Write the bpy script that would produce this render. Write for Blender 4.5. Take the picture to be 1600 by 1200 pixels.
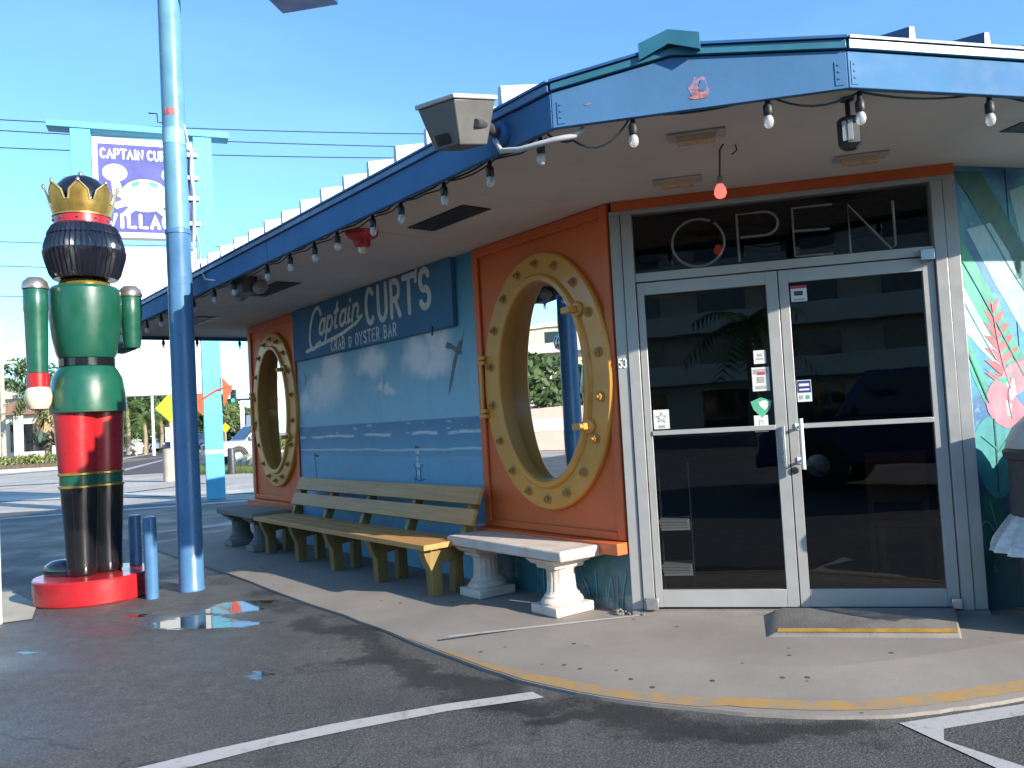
import bpy, bmesh, math, random
import numpy as np
from mathutils import Vector, Matrix
random.seed(7); np.random.seed(7)
for o in list(bpy.data.objects): bpy.data.objects.remove(o)
SC = bpy.context.scene; COL = SC.collection
R_ = math.radians
# ------------------------------------------------------------------ camera
CAMH = 1.36
cam = bpy.data.cameras.new('camera'); camo = bpy.data.objects.new('camera', cam); COL.objects.link(camo)
cam.sensor_width = 36; cam.lens = 29.25; cam.clip_start = .05; cam.clip_end = 3000
PITCH, ROLL = R_(2.42), R_(3.2)
f0 = Vector((0, math.cos(PITCH), math.sin(PITCH))); u0 = Vector((0, -math.sin(PITCH), math.cos(PITCH))); r0 = Vector((1, 0, 0))
cr = r0*math.cos(ROLL) - u0*math.sin(ROLL); cu = r0*math.sin(ROLL) + u0*math.cos(ROLL)
m = Matrix.Identity(4)
for i in range(3): m[i][0], m[i][1], m[i][2] = cr[i], cu[i], -f0[i]
m[0][3], m[1][3], m[2][3] = 0, 0, CAMH
camo.matrix_world = m; SC.camera = camo
def G(px, py, z=0.0):                     # point of the ground seen at a pixel of the photograph
    d = f0*1300 + cr*(px-800) + cu*(600-py); t = (z-CAMH)/d.z
    return Vector((d.x*t, d.y*t, z))
def atY(px, py, Y):
    d = f0*1300 + cr*(px-800) + cu*(600-py); t = Y/d.y
    return Vector((d.x*t, Y, CAMH+d.z*t))
# ------------------------------------------------------------------ light
SUN_AZ = Vector((.775, -.632)).normalized(); SUN_EL = R_(21.0)
w = bpy.data.worlds.new('World'); SC.world = w; w.use_nodes = True
nt = w.node_tree; sky = nt.nodes.new('ShaderNodeTexSky'); sky.sky_type = 'NISHITA'; sky.sun_disc = False
sky.sun_elevation = SUN_EL; sky.sun_rotation = math.atan2(SUN_AZ.x, SUN_AZ.y); sky.air_density = 1.0; sky.dust_density = .3; sky.ozone_density = 1.6
bg = nt.nodes['Background']; bg.inputs[1].default_value = .132; tint = nt.nodes.new('ShaderNodeMix'); tint.data_type = 'RGBA'; tint.blend_type = 'MULTIPLY'; tint.inputs[0].default_value = 1; tint.inputs[7].default_value = (.76, 1.12, 1.38, 1)
wc = nt.nodes.new('ShaderNodeTexCoord'); wm = nt.nodes.new('ShaderNodeMapping'); wm.inputs[3].default_value = (1.2, 1.2, 6); wm.inputs[2].default_value = (.15, .1, .3); wn_ = nt.nodes.new('ShaderNodeTexNoise'); wn_.inputs['Scale'].default_value = 1.6; wn_.inputs['Detail'].default_value = 7; wn_.inputs['Roughness'].default_value = .6
wr = nt.nodes.new('ShaderNodeMapRange'); wr.interpolation_type = 'SMOOTHSTEP'; wr.inputs[1].default_value = .48; wr.inputs[2].default_value = .78; wr.inputs[4].default_value = .05; wx = nt.nodes.new('ShaderNodeMix'); wx.data_type = 'RGBA'; wx.inputs[7].default_value = (6.2, 6.4, 6.6, 1)      # thin high wisps of cirrus
nt.links.new(wc.outputs['Generated'], wm.inputs[0]); nt.links.new(wm.outputs[0], wn_.inputs[0]); nt.links.new(wn_.outputs[0], wr.inputs[0]); nt.links.new(wr.outputs[0], wx.inputs[0]); nt.links.new(sky.outputs[0], wx.inputs[6])
nt.links.new(wx.outputs[2], tint.inputs[6]); nt.links.new(tint.outputs[2], bg.inputs[0])
sl = bpy.data.lights.new('sun', 'SUN'); sl.energy = 5.0; sl.angle = R_(.5); sl.color = (1, .91, .77)
so = bpy.data.objects.new('sun', sl); COL.objects.link(so)
sd = Vector((SUN_AZ.x*math.cos(SUN_EL), SUN_AZ.y*math.cos(SUN_EL), math.sin(SUN_EL)))
so.rotation_euler = sd.to_track_quat('Z', 'Y').to_euler(); so.location = sd*50
vs = SC.view_settings; vs.view_transform = 'Standard'; vs.look = 'None'; vs.exposure = .85; vs.gamma = 1; vs.use_curve_mapping = False
SC.cycles.caustics_reflective = False; SC.cycles.caustics_refractive = False; SC.cycles.max_bounces = 8; SC.cycles.transparent_max_bounces = 12
# ------------------------------------------------------------------ materials
class NT:
    def __init__(s, name):
        s.m = bpy.data.materials.new(name); s.m.use_nodes = True; s.t = s.m.node_tree
        s.p = s.t.nodes['Principled BSDF']; s.out = s.t.nodes['Material Output']
        s.co = s.t.nodes.new('ShaderNodeTexCoord').outputs['Object']
    def n(s, ty, **k):
        x = s.t.nodes.new('ShaderNode'+ty)
        for a, b in k.items(): setattr(x, a, b)
        return x
    def put(s, sock, v):
        if hasattr(v, 'is_output') or isinstance(v, bpy.types.NodeSocket): s.t.links.new(v, sock)
        else:
            if sock.type == 'RGBA' and len(v) == 3: v = (*v, 1)
            sock.default_value = v
    def noise(s, scale, detail=4, rough=.55, vec=None, dist=0):
        x = s.n('TexNoise'); x.inputs['Scale'].default_value = scale; x.inputs['Detail'].default_value = detail
        x.inputs['Roughness'].default_value = rough; x.inputs['Distortion'].default_value = dist
        s.put(x.inputs['Vector'], vec or s.co); return x.outputs['Fac']
    def ramp(s, v, a, b, lo=0., hi=1.):
        x = s.n('MapRange'); x.clamp = True; x.interpolation_type = 'SMOOTHSTEP'
        s.put(x.inputs['Value'], v)
        for i, k in enumerate((a, b, lo, hi)): x.inputs[i+1].default_value = k
        return x.outputs[0]
    def mix(s, f, a, b):
        x = s.n('Mix', data_type='RGBA'); s.put(x.inputs['Factor'], f); s.put(x.inputs[6], a); s.put(x.inputs[7], b); return x.outputs[2]
    def math(s, op, a, b=0.):
        x = s.n('Math', operation=op); s.put(x.inputs[0], a); s.put(x.inputs[1], b); return x.outputs[0]
    def sep(s, v=None):
        x = s.n('SeparateXYZ'); s.put(x.inputs[0], v or s.co); return x.outputs
    def mapping(s, scale, loc=(0, 0, 0), rot=(0, 0, 0), vec=None):
        x = s.n('Mapping'); s.put(x.inputs[0], vec or s.co); x.inputs[1].default_value = loc; x.inputs[2].default_value = rot; x.inputs[3].default_value = scale; return x.outputs[0]
    def bump(s, h, strength=.3, dist=.01):
        x = s.n('Bump'); x.inputs['Strength'].default_value = strength; x.inputs['Distance'].default_value = dist
        s.put(x.inputs['Height'], h); s.put(s.p.inputs['Normal'], x.outputs[0])
    def blob(s, cx, cy, rx, ry, ang, vec):      # soft-edged ellipse mask, 1 inside
        v = s.mapping((1/rx, 1/ry, 0), vec=s.mapping((1, 1, 0), rot=(0, 0, -ang), vec=s.mapping((1, 1, 0), loc=(-cx, -cy, 0), vec=vec)))
        x = s.n('VectorMath', operation='LENGTH'); s.put(x.inputs[0], v); return s.ramp(x.outputs['Value'], 1.35, .35)
def sc(c, k): return tuple(min(1, x*k) for x in c)
def mat(name, c, rough=.5, metal=0., var=.18, scale=3., bump=0., bscale=80., dirt=0., coat=0., spec=.5):
    t = NT(name); n1 = t.noise(scale, 6)
    col = t.mix(t.ramp(n1, .3, .7), sc(c, 1-var), sc(c, 1+var))
    if dirt:
        n2 = t.ramp(t.noise(scale*2.7, 8, .7), .55, .75, 0, dirt); col = t.mix(n2, col, sc((.16, .14, .12), 1))
    t.put(t.p.inputs['Base Color'], col); t.p.inputs['Metallic'].default_value = metal
    t.put(t.p.inputs['Roughness'], t.ramp(t.noise(scale*4, 5), .3, .7, max(.02, rough*.8), min(1, rough*1.2)))
    t.p.inputs['Coat Weight'].default_value = coat; t.p.inputs['Coat Roughness'].default_value = .06; t.p.inputs['Specular IOR Level'].default_value = spec
    if bump: t.bump(t.noise(bscale, 4), bump, .006)
    return t.m
def emit(name, c, e):
    t = NT(name); t.put(t.p.inputs['Base Color'], c); t.put(t.p.inputs['Emission Color'], c); t.p.inputs['Emission Strength'].default_value = e; return t.m
def glass(name, tint, mirror, rough=.01, ior=1.5):
    t = NT(name); tr = t.n('BsdfTransparent'); tr.inputs[0].default_value = (*tint, 1)
    gl = t.n('BsdfGlossy'); gl.inputs['Roughness'].default_value = rough
    fr = t.n('Fresnel'); fr.inputs[0].default_value = ior
    f = t.math('MAXIMUM', fr.outputs[0], mirror); mx = t.n('MixShader')
    t.put(mx.inputs[0], f); t.put(mx.inputs[1], tr.outputs[0]); t.put(mx.inputs[2], gl.outputs[0]); t.t.links.new(mx.outputs[0], t.out.inputs[0])
    bp = t.n('Bump'); bp.inputs['Strength'].default_value = .02; bp.inputs['Distance'].default_value = .02; t.put(bp.inputs['Height'], t.noise(2.2, 2)); t.put(gl.inputs['Normal'], bp.outputs[0])
    return t.m
M = {}
M['blue'] = mat('blue_fascia_paint', (.078, .19, .36), .75, var=.08, scale=2.5, bump=.15, bscale=30, dirt=.12, spec=.12)
M['teal'] = mat('teal_metal_paint', (.035, .155, .225), .35, var=.15)
M['navy'] = mat('dark_blue_roof_edge', (.03, .10, .26), .4)
M['roof'] = mat('blue_roof_metal', (.10, .25, .38), .42, var=.1)
M['rib'] = mat('sunlit_roof_seam', (.55, .64, .68), .4, var=.08)  # left slope seams: sunlit white put into the colour of the seam metal
M['ribdark'] = mat('blue_roof_seam', (.025, .07, .15), .4, var=.1)
M['soffit'] = mat('soffit_paint', (.66, .605, .55), .8, var=.10, scale=.8, dirt=.28, bump=.15, bscale=120)
M['orange'] = mat('orange_paint', (.68, .135, .032), .48, var=.10, scale=1.3, dirt=.12, bump=.1, bscale=45)
M['gold'] = mat('ochre_gold_paint', (.68, .31, .055), .38, var=.06, scale=2, coat=.2)
M['golddark'] = mat('dark_gold_bolt', (.42, .21, .055), .35, var=.2, scale=9)
M['alu'] = mat('grey_aluminium_frame', (.41, .405, .40), .38, metal=.25, var=.05, scale=2.5, dirt=.1)
M['chrome'] = mat('brushed_steel', (.6, .6, .6), .28, metal=.9, var=.05)
M['black'] = mat('black_plastic', (.016, .016, .018), .4)
M['darkmetal'] = mat('dark_grey_metal', (.05, .052, .055), .45, dirt=.1)
M['greymetal'] = mat('light_grey_metal', (.45, .44, .42), .45, dirt=.15)
M['white'] = mat('white_paint', (.8, .79, .76), .5, var=.05)
M['offwhite'] = mat('hand_lettering_white', (.62, .65, .65), .55, var=.12, scale=12)
M['signblue'] = mat('sign_board_blue', (.055, .175, .32), .75, var=.2, scale=1.1, bump=.08, spec=.3)
M['woodpaint'] = mat('olive_yellow_painted_wood', (.31, .23, .105), .5, var=.2, scale=6, dirt=.35, bump=.25, bscale=28)
M['woodleg'] = mat('olive_brown_painted_leg', (.23, .17, .055), .5, var=.2, scale=5, dirt=.2, bump=.2, bscale=28)
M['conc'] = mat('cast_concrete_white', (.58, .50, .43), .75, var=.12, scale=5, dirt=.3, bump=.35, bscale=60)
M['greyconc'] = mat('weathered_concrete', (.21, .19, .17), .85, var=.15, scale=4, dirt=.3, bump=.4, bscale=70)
M['padconc'] = mat('pale_concrete_pad', (.42, .39, .31), .85, var=.12, scale=3, dirt=.2, bump=.3, bscale=60)
M['pole'] = mat('light_blue_pole_paint', (.075, .19, .36), .32, var=.12, scale=2.2, dirt=.15)
M['signpost'] = mat('cyan_post_paint', (.12, .47, .66), .45, var=.06)
M['nutgreen'] = mat('gloss_green', (.009, .090, .055), .36, var=.10, coat=.35, dirt=.08)
M['nutred'] = mat('gloss_red', (.40, .014, .02), .32, var=.08, coat=.4, dirt=.06)
M['nutblack'] = mat('gloss_black', (.009, .009, .011), .16, var=.1, coat=.7)
M['nuthair'] = mat('gloss_black_hair', (.010, .010, .016), .17, coat=.8)
M['nutgold'] = mat('metallic_gold_paint', (.52, .34, .09), .3, metal=.75, var=.1)
M['nutpale'] = mat('cream_paint', (.74, .62, .44), .35, var=.05, coat=.4)
M['skin'] = mat('peach_paint', (.65, .36, .24), .35)
M['silver'] = mat('silver_knob', (.50, .42, .36), .3, metal=.8)
M['red'] = mat('red_plastic', (.48, .03, .04), .4)
M['amber'] = mat('amber_lens', (.68, .46, .27), .3, var=.04, scale=6)
t = NT('frosted_bulb_glass'); t.put(t.p.inputs['Base Color'], (.86, .86, .83)); t.p.inputs['Roughness'].default_value = .08; t.p.inputs['Alpha'].default_value = .42; M['bulb'] = t.m
M['socket'] = mat('black_rubber', (.012, .012, .012), .5)
M['bulbbase'] = mat('grey_bulb_base', (.28, .27, .26), .45)
M['doorglass'] = glass('tinted_door_glass', (.36, .37, .38), .075, ior=1.45)
M['portglass'] = glass('porthole_glass', (.25, .28, .32), .42); M['transomglass'] = glass('transom_glass', (.80, .80, .80), .045, ior=1.42)
M['neon'] = mat('unlit_neon_tube', (.36, .35, .33), .25)
M['tyre'] = mat('tyre_rubber', (.02, .02, .02), .8)
M['carglass'] = mat('car_window_glass', (.015, .02, .025), .04, spec=.9)
M['carsilver'] = mat('silver_car_paint', (.50, .50, .51), .25, metal=.4, coat=.6, var=.03)
M['carblue'] = mat('dark_blue_car_paint', (.02, .045, .13), .22, coat=.7, var=.05)
M['carlight'] = mat('pale_blue_car_paint', (.25, .33, .42), .25, metal=.3, coat=.6, var=.03)
M['lens'] = mat('headlight_lens', (.7, .7, .7), .08)
M['curtain'] = mat('navy_curtain', (.012, .03, .09), .8)
M['interior'] = mat('dark_interior', (.035, .032, .03), .8)
M['chair'] = mat('orange_brown_wood', (.33, .10, .03), .45)
M['bark'] = mat('tree_bark', (.17, .12, .08), .9, var=.3, scale=6, bump=.5)
M['palmtrunk'] = mat('palm_trunk', (.28, .22, .15), .9, var=.25, scale=8)
M['deadfrond'] = mat('dead_palm_frond', (.36, .26, .14), .9, var=.3, scale=5)
for k, c in dict(leafa=(.055, .095, .03), leafb=(.08, .12, .035), leafc=(.03, .065, .025), hedge=(.12, .15, .03), grass=(.11, .15, .04), agave=(.10, .15, .11), palm=(.09, .14, .03)).items():
    M[k] = mat('foliage_'+k, c, .6, var=.35, scale=1.5)
M['stucco'] = mat('white_stucco', (.66, .63, .57), .8, var=.06, scale=.8)
M['beige'] = mat('beige_stucco', (.58, .53, .42), .8, var=.06, scale=.5)
M['tile'] = mat('terracotta_roof', (.36, .19, .10), .8, var=.2, scale=3)
M['pink'] = mat('pink_stucco', (.62, .42, .36), .75, var=.05)
M['greyblue'] = mat('grey_blue_panel', (.20, .25, .32), .6, var=.05)
M['wire'] = mat('cable_rubber', (.03, .045, .05), .6)
M['conduit'] = mat('grey_conduit', (.52, .53, .55), .4)
M['purple'] = mat('purple_sign_face', (.085, .085, .30), .4, var=.18, scale=1.2)
M['signwhite'] = mat('white_sign_face', (.70, .69, .68), .4, var=.02)
M['greenink'] = mat('green_ink', (.10, .42, .26), .5); M['inkdark'] = mat('dark_ink', (.05, .05, .06), .5)
M['inkred'] = mat('red_ink', (.5, .05, .06), .5); M['inkblue'] = mat('navy_ink', (.02, .04, .20), .5); M['inkgrey'] = mat('grey_ink', (.38, .38, .38), .5)
M['arrowred'] = mat('orange_red_paint', (.66, .085, .025), .5); M['lime'] = mat('fluorescent_yellow_green', (.56, .72, .04), .5, var=.03)
M['greenlamp'] = emit('lit_green_lamp', (.02, .75, .35), 1.6); M['redlamp'] = emit('lit_red_lamp', (1, .13, .10), 1.1)
M['wood'] = mat('weathered_utility_wood', (.48, .43, .33), .85, var=.15)
M['bin'] = mat('dark_grey_bin', (.045, .043, .045), .55, var=.15, dirt=.2)
t = NT('clear_plastic_bag'); t.put(t.p.inputs['Base Color'], (.75, .78, .80)); t.p.inputs['Roughness'].default_value = .25
t.put(t.p.inputs['Alpha'], t.ramp(t.noise(14, 5, vec=t.mapping((1, 1, 3))), .3, .7, .62, .88)); t.bump(t.noise(18, 4), .8, .02); M['bag'] = t.m
for k_, a_, b_ in (('woodpaint', (.56, .295, .095), (.40, .215, .072)), ('woodleg', (.28, .185, .055), (.19, .125, .042))):
    t = NT('painted_timber_'+k_); gv = t.mapping((1.2, 22, 22) if k_ == 'woodpaint' else (20, 20, 1.5), rot=(0, 0, -math.atan2(.798, -.603) if k_ == 'woodpaint' else 0)); v2 = t.n('Mapping'); 
    if k_ == 'woodpaint': gv = t.mapping((1.2, 22, 22), vec=t.mapping((1, 1, 1), rot=(0, 0, -math.atan2(.798, -.603))))
    gr = t.noise(1.6, 6, .65, vec=gv, dist=.6); cl_ = t.mix(t.ramp(gr, .3, .7), b_, a_); cl_ = t.mix(t.ramp(t.noise(3.2, 8, .72), .54, .74, 0, .45), cl_, (.15, .12, .075)); t.put(t.p.inputs['Base Color'], cl_); t.p.inputs['Roughness'].default_value = .55; t.bump(gr, .35, .004); M[k_] = t.m
# murals and ground have materials of their own further down
# ------------------------------------------------------------------ mesh helpers
class Fr:
    def __init__(s, o, x, n=None):
        s.o = Vector((o[0], o[1], o[2] if len(o) > 2 else 0)); s.x = Vector((x[0], x[1], 0)).normalized()
        if n is None: n = (s.x.y, -s.x.x)
        s.n = Vector((n[0], n[1], 0)).normalized(); s.z = Vector((0, 0, 1))
    def P(s, u, w, z): return s.o + s.x*u + s.n*w + s.z*z
WORLD = Fr((0, 0), (1, 0), (0, 1))
class MB:
    def __init__(s): s.v = []; s.f = []; s.mi = []; s.cur = 0
    def add(s, vs, fs):
        b = len(s.v); s.v += [tuple(v) for v in vs]; s.f += [tuple(i+b for i in f) for f in fs]; s.mi += [s.cur]*len(fs)
    def box(s, fr, u0, u1, w0, w1, z0, z1):
        vs = [fr.P(u, w, z) for z in (z0, z1) for w in (w0, w1) for u in (u0, u1)]
        s.add(vs, [(0, 1, 3, 2), (4, 6, 7, 5), (0, 4, 5, 1), (2, 3, 7, 6), (0, 2, 6, 4), (1, 5, 7, 3)]); return s
    def poly(s, pts): s.add(pts, [tuple(range(len(pts)))]); return s
    def prism(s, pts, d):               # polygon extruded along d
        n = len(pts); d = Vector(d); pts = [Vector(p) for p in pts]
        fs = [tuple(range(n))[::-1], tuple(range(n, 2*n))] + [(i, (i+1) % n, n+(i+1) % n, n+i) for i in range(n)]
        s.add(pts+[p+d for p in pts], fs); return s
    def lathe(s, c, prof, n=28, axis='z', sx=1, sy=1, rot=None, flute=None):
        c = Vector(c); vs = []; fs = []; k = len(prof)
        for j, (r, z) in enumerate(prof):
            for i in range(n):
                a = 2*math.pi*i/n; rr = r*(flute(a, j) if flute else 1)
                v = Vector((rr*math.cos(a)*sx, rr*math.sin(a)*sy, z)); vs.append(c + (rot @ v if rot else v))
        for j in range(k-1):
            for i in range(n): fs.append((j*n+i, j*n+(i+1) % n, (j+1)*n+(i+1) % n, (j+1)*n+i))
        fs.append(tuple(range(n))[::-1]); fs.append(tuple(range((k-1)*n, k*n))); s.add(vs, fs); return s
    def tube(s, pts, r, n=8, flat=None):
        pts = [Vector(p) for p in pts]; L = len(pts); rs = r if hasattr(r, '__len__') else [r]*L
        up = None; vs = []; fs = []
        for i, p in enumerate(pts):
            t = (pts[min(i+1, L-1)]-pts[max(i-1, 0)])
            t = t.normalized() if t.length > 1e-9 else Vector((0, 0, 1))
            if up is None: up = t.orthogonal().normalized()
            up = (up - t*up.dot(t)); up = up.normalized() if up.length > 1e-6 else t.orthogonal().normalized()
            b = t.cross(up)
            for j in range(n):
                a = 2*math.pi*j/n; vs.append(p + (up*math.cos(a)+b*math.sin(a))*rs[i])
        for i in range(L-1):
            for j in range(n): fs.append((i*n+j, i*n+(j+1) % n, (i+1)*n+(j+1) % n, (i+1)*n+j))
        fs.append(tuple(range(n))[::-1]); fs.append(tuple(range((L-1)*n, L*n))); s.add(vs, fs); return s
    def stroke(s, fr, pts, w, th=.003, out=0.):      # brush stroke lying on the plane of fr: pts are (u, z)
        P = [Vector((p[0], p[1])) for p in pts]; L = len(P); r = w/2; st = []
        t0 = (P[1]-P[0]).normalized(); t1 = (P[-1]-P[-2]).normalized()
        for k in (-.98, -.75, -.4): st.append((P[0]+t0*r*k, t0, math.sqrt(1-k*k)*r))
        for i in range(L):
            t = P[min(i+1, L-1)]-P[max(i-1, 0)]; t = t.normalized() if t.length > 1e-9 else t0
            st.append((P[i], t, r))
        for k in (.4, .75, .98): st.append((P[-1]+t1*r*k, t1, math.sqrt(1-k*k)*r))
        vs = []; fs = []; n = 6
        for p, t, rr in st:
            nn = Vector((-t.y, t.x))
            for j in range(n):
                a = 2*math.pi*j/n; q = p+nn*rr*math.cos(a); vs.append(fr.P(q.x, out+th*math.sin(a)*rr/r, q.y))
        for i in range(len(st)-1):
            for j in range(n): fs.append((i*n+j, i*n+(j+1) % n, (i+1)*n+(j+1) % n, (i+1)*n+j))
        s.add(vs, fs); return s
    def obj(s, name, mats, parent=None, org=None, bevel=0, smooth=True, kind=None, label=None):
        me = bpy.data.meshes.new(name); org = Vector(org) if org is not None else (wpos(parent) if parent else Vector((0, 0, 0)))
        me.from_pydata([Vector(v)-org for v in s.v], [], s.f); mats = mats if isinstance(mats, (list, tuple)) else [mats]
        for x in mats: me.materials.append(M[x] if isinstance(x, str) else x)
        if len(mats) > 1: me.polygons.foreach_set('material_index', s.mi)
        bm = bmesh.new(); bm.from_mesh(me); bmesh.ops.recalc_face_normals(bm, faces=bm.faces); bm.to_mesh(me); bm.free()
        if smooth:
            me.polygons.foreach_set('use_smooth', [True]*len(me.polygons)); me.set_sharp_from_angle(angle=R_(38))
        o = bpy.data.objects.new(name, me); COL.objects.link(o)
        if parent: o.parent = parent; o.location = org - wpos(parent)
        else: o.location = org
        if bevel:
            b = o.modifiers.new('bevel', 'BEVEL'); b.width = bevel; b.segments = 2; b.limit_method = 'ANGLE'; b.angle_limit = R_(40)
        if kind: o['kind'] = kind
        if label: o['label'] = label
        return o
def wpos(o):
    p = Vector((0, 0, 0))
    while o: p = p + Vector(o.location); o = o.parent
    return p
def tag(o, label, cat, group=None):
    o['label'] = label; o['category'] = cat
    if group: o['group'] = group
    return o
def thing(name, loc, label, cat, group=None, rz=0):
    o = bpy.data.objects.new(name, None); COL.objects.link(o); o.location = loc if len(loc) == 3 else (*loc, 0); o.rotation_euler.z = rz
    return tag(o, label, cat, group)
def dup(root, loc, rz=None, label=None, top=True):
    r = root.copy(); COL.objects.link(r); r.location = loc
    if rz is not None: r.rotation_euler.z = rz
    if label: r['label'] = label
    def kids(a, b):
        for ch in [c for c in bpy.data.objects if c.parent == a]:
            c = ch.copy(); COL.objects.link(c); c.parent = b; kids(ch, c)
    kids(root, r); return r
def arc(cx, cy, rx, ry, a0, a1, n=14): return [(cx+rx*math.cos(R_(a0+(a1-a0)*i/n)), cy+ry*math.sin(R_(a0+(a1-a0)*i/n))) for i in range(n+1)]
GL = {'C': [arc(.52, .5, .42, .5, 48, 312)], 'U': [[(.1, 1), (.1, .4)]+arc(.5, .36, .4, .36, 180, 360)+[(.9, .4), (.9, 1)]],
 'R': [[(.12, 0), (.12, 1)], [(.12, 1), (.45, 1)]+arc(.5, .74, .36, .26, 90, -90)+[(.12, .48)], [(.5, .46), (.9, 0)]], 'T': [[(.5, 0), (.5, 1)], [(.02, 1), (.98, 1)]],
 "'": [[(.5, 1.12), (.4, .85)]], 'S': [arc(.5, .74, .36, .26, 25, 270)+arc(.5, .25, .38, .25, 85, -155)], 'A': [[(.05, 0), (.5, 1), (.95, 0)], [(.25, .36), (.76, .36)]],
 'B': [[(.12, 0), (.12, 1)], [(.12, 1), (.45, 1)]+arc(.45, .77, .34, .23, 90, -90)+[(.12, .54)], [(.12, .54), (.48, .54)]+arc(.48, .27, .38, .27, 90, -90)+[(.12, 0)]],
 '&': [[(.9, .75)]+[(.35, .8)]+arc(.35, .7, .2, .18, 90, 270, 8)+arc(.4, .27, .32, .27, 110, 350)+[(.9, .5)]], 'O': [arc(.5, .5, .43, .5, 90, 450, 22)], 'Y': [[(.05, 1), (.5, .5), (.95, 1)], [(.5, .5), (.5, 0)]],
 'E': [[(.88, 1), (.12, 1), (.12, 0), (.88, 0)], [(.12, .52), (.75, .52)]], 'P': [[(.12, 0), (.12, 1)], [(.12, 1), (.5, 1)]+arc(.52, .73, .38, .27, 90, -90)+[(.12, .46)]], 'I': [[(.5, 0), (.5, 1)]],
 'N': [[(.1, 0), (.1, 1), (.9, 0), (.9, 1)]], 'V': [[(.05, 1), (.5, 0), (.95, 1)]], 'L': [[(.12, 1), (.12, 0), (.85, 0)]], 'G': [arc(.52, .5, .42, .5, 48, 330)+[(.92, .48), (.55, .48)]],
 '5': [[(.85, 1), (.2, 1), (.15, .55)]+arc(.47, .32, .38, .32, 120, -140)], '3': [arc(.45, .75, .38, .25, 140, -80)+arc(.45, .26, .42, .26, 80, -140)],
 'c': [arc(.5, .3, .4, .3, 50, 310)], 'a': [arc(.45, .3, .36, .3, 30, 385, 18), [(.83, .6), (.8, .1), (1.08, .02)]], 'p': [[(.15, .62), (.1, -.42)], arc(.5, .3, .38, .3, 170, -190, 18)],
 't': [[(.42, 1.02), (.3, .15), (.42, 0), (.7, .06)], [(.02, .68), (.72, .72)]], 'i': [[(.3, .6), (.28, .1), (.5, 0), (.75, .08)], [(.36, .86), (.37, .9)]], 'n': [[(.1, .6), (.1, 0)], [(.1, .35)]+arc(.45, .36, .33, .25, 160, 0, 9)+[(.78, .1), (1.0, .02)]]}
def text(par, m_, s, fr, u, z, h, cw, wt, gap=.22, sgn=1, shear=0, rise=0, out=0., widths={}, space=.6, th=.003, name='letter'):
    x = 0
    for ch in s:
        if ch == ' ': x += cw*space; continue
        k = widths.get(ch, 1)*cw; mb = MB(); o_ = out
        for st in GL[ch]:
            mb.stroke(fr, [(u+sgn*(x+px*k+shear*pz*h), z+pz*h+rise*(x+px*k)) for px, pz in st], wt, th, o_); o_ += .0004
        mb.obj(name, m_, par); x += k+gap*cw
    return x
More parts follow.
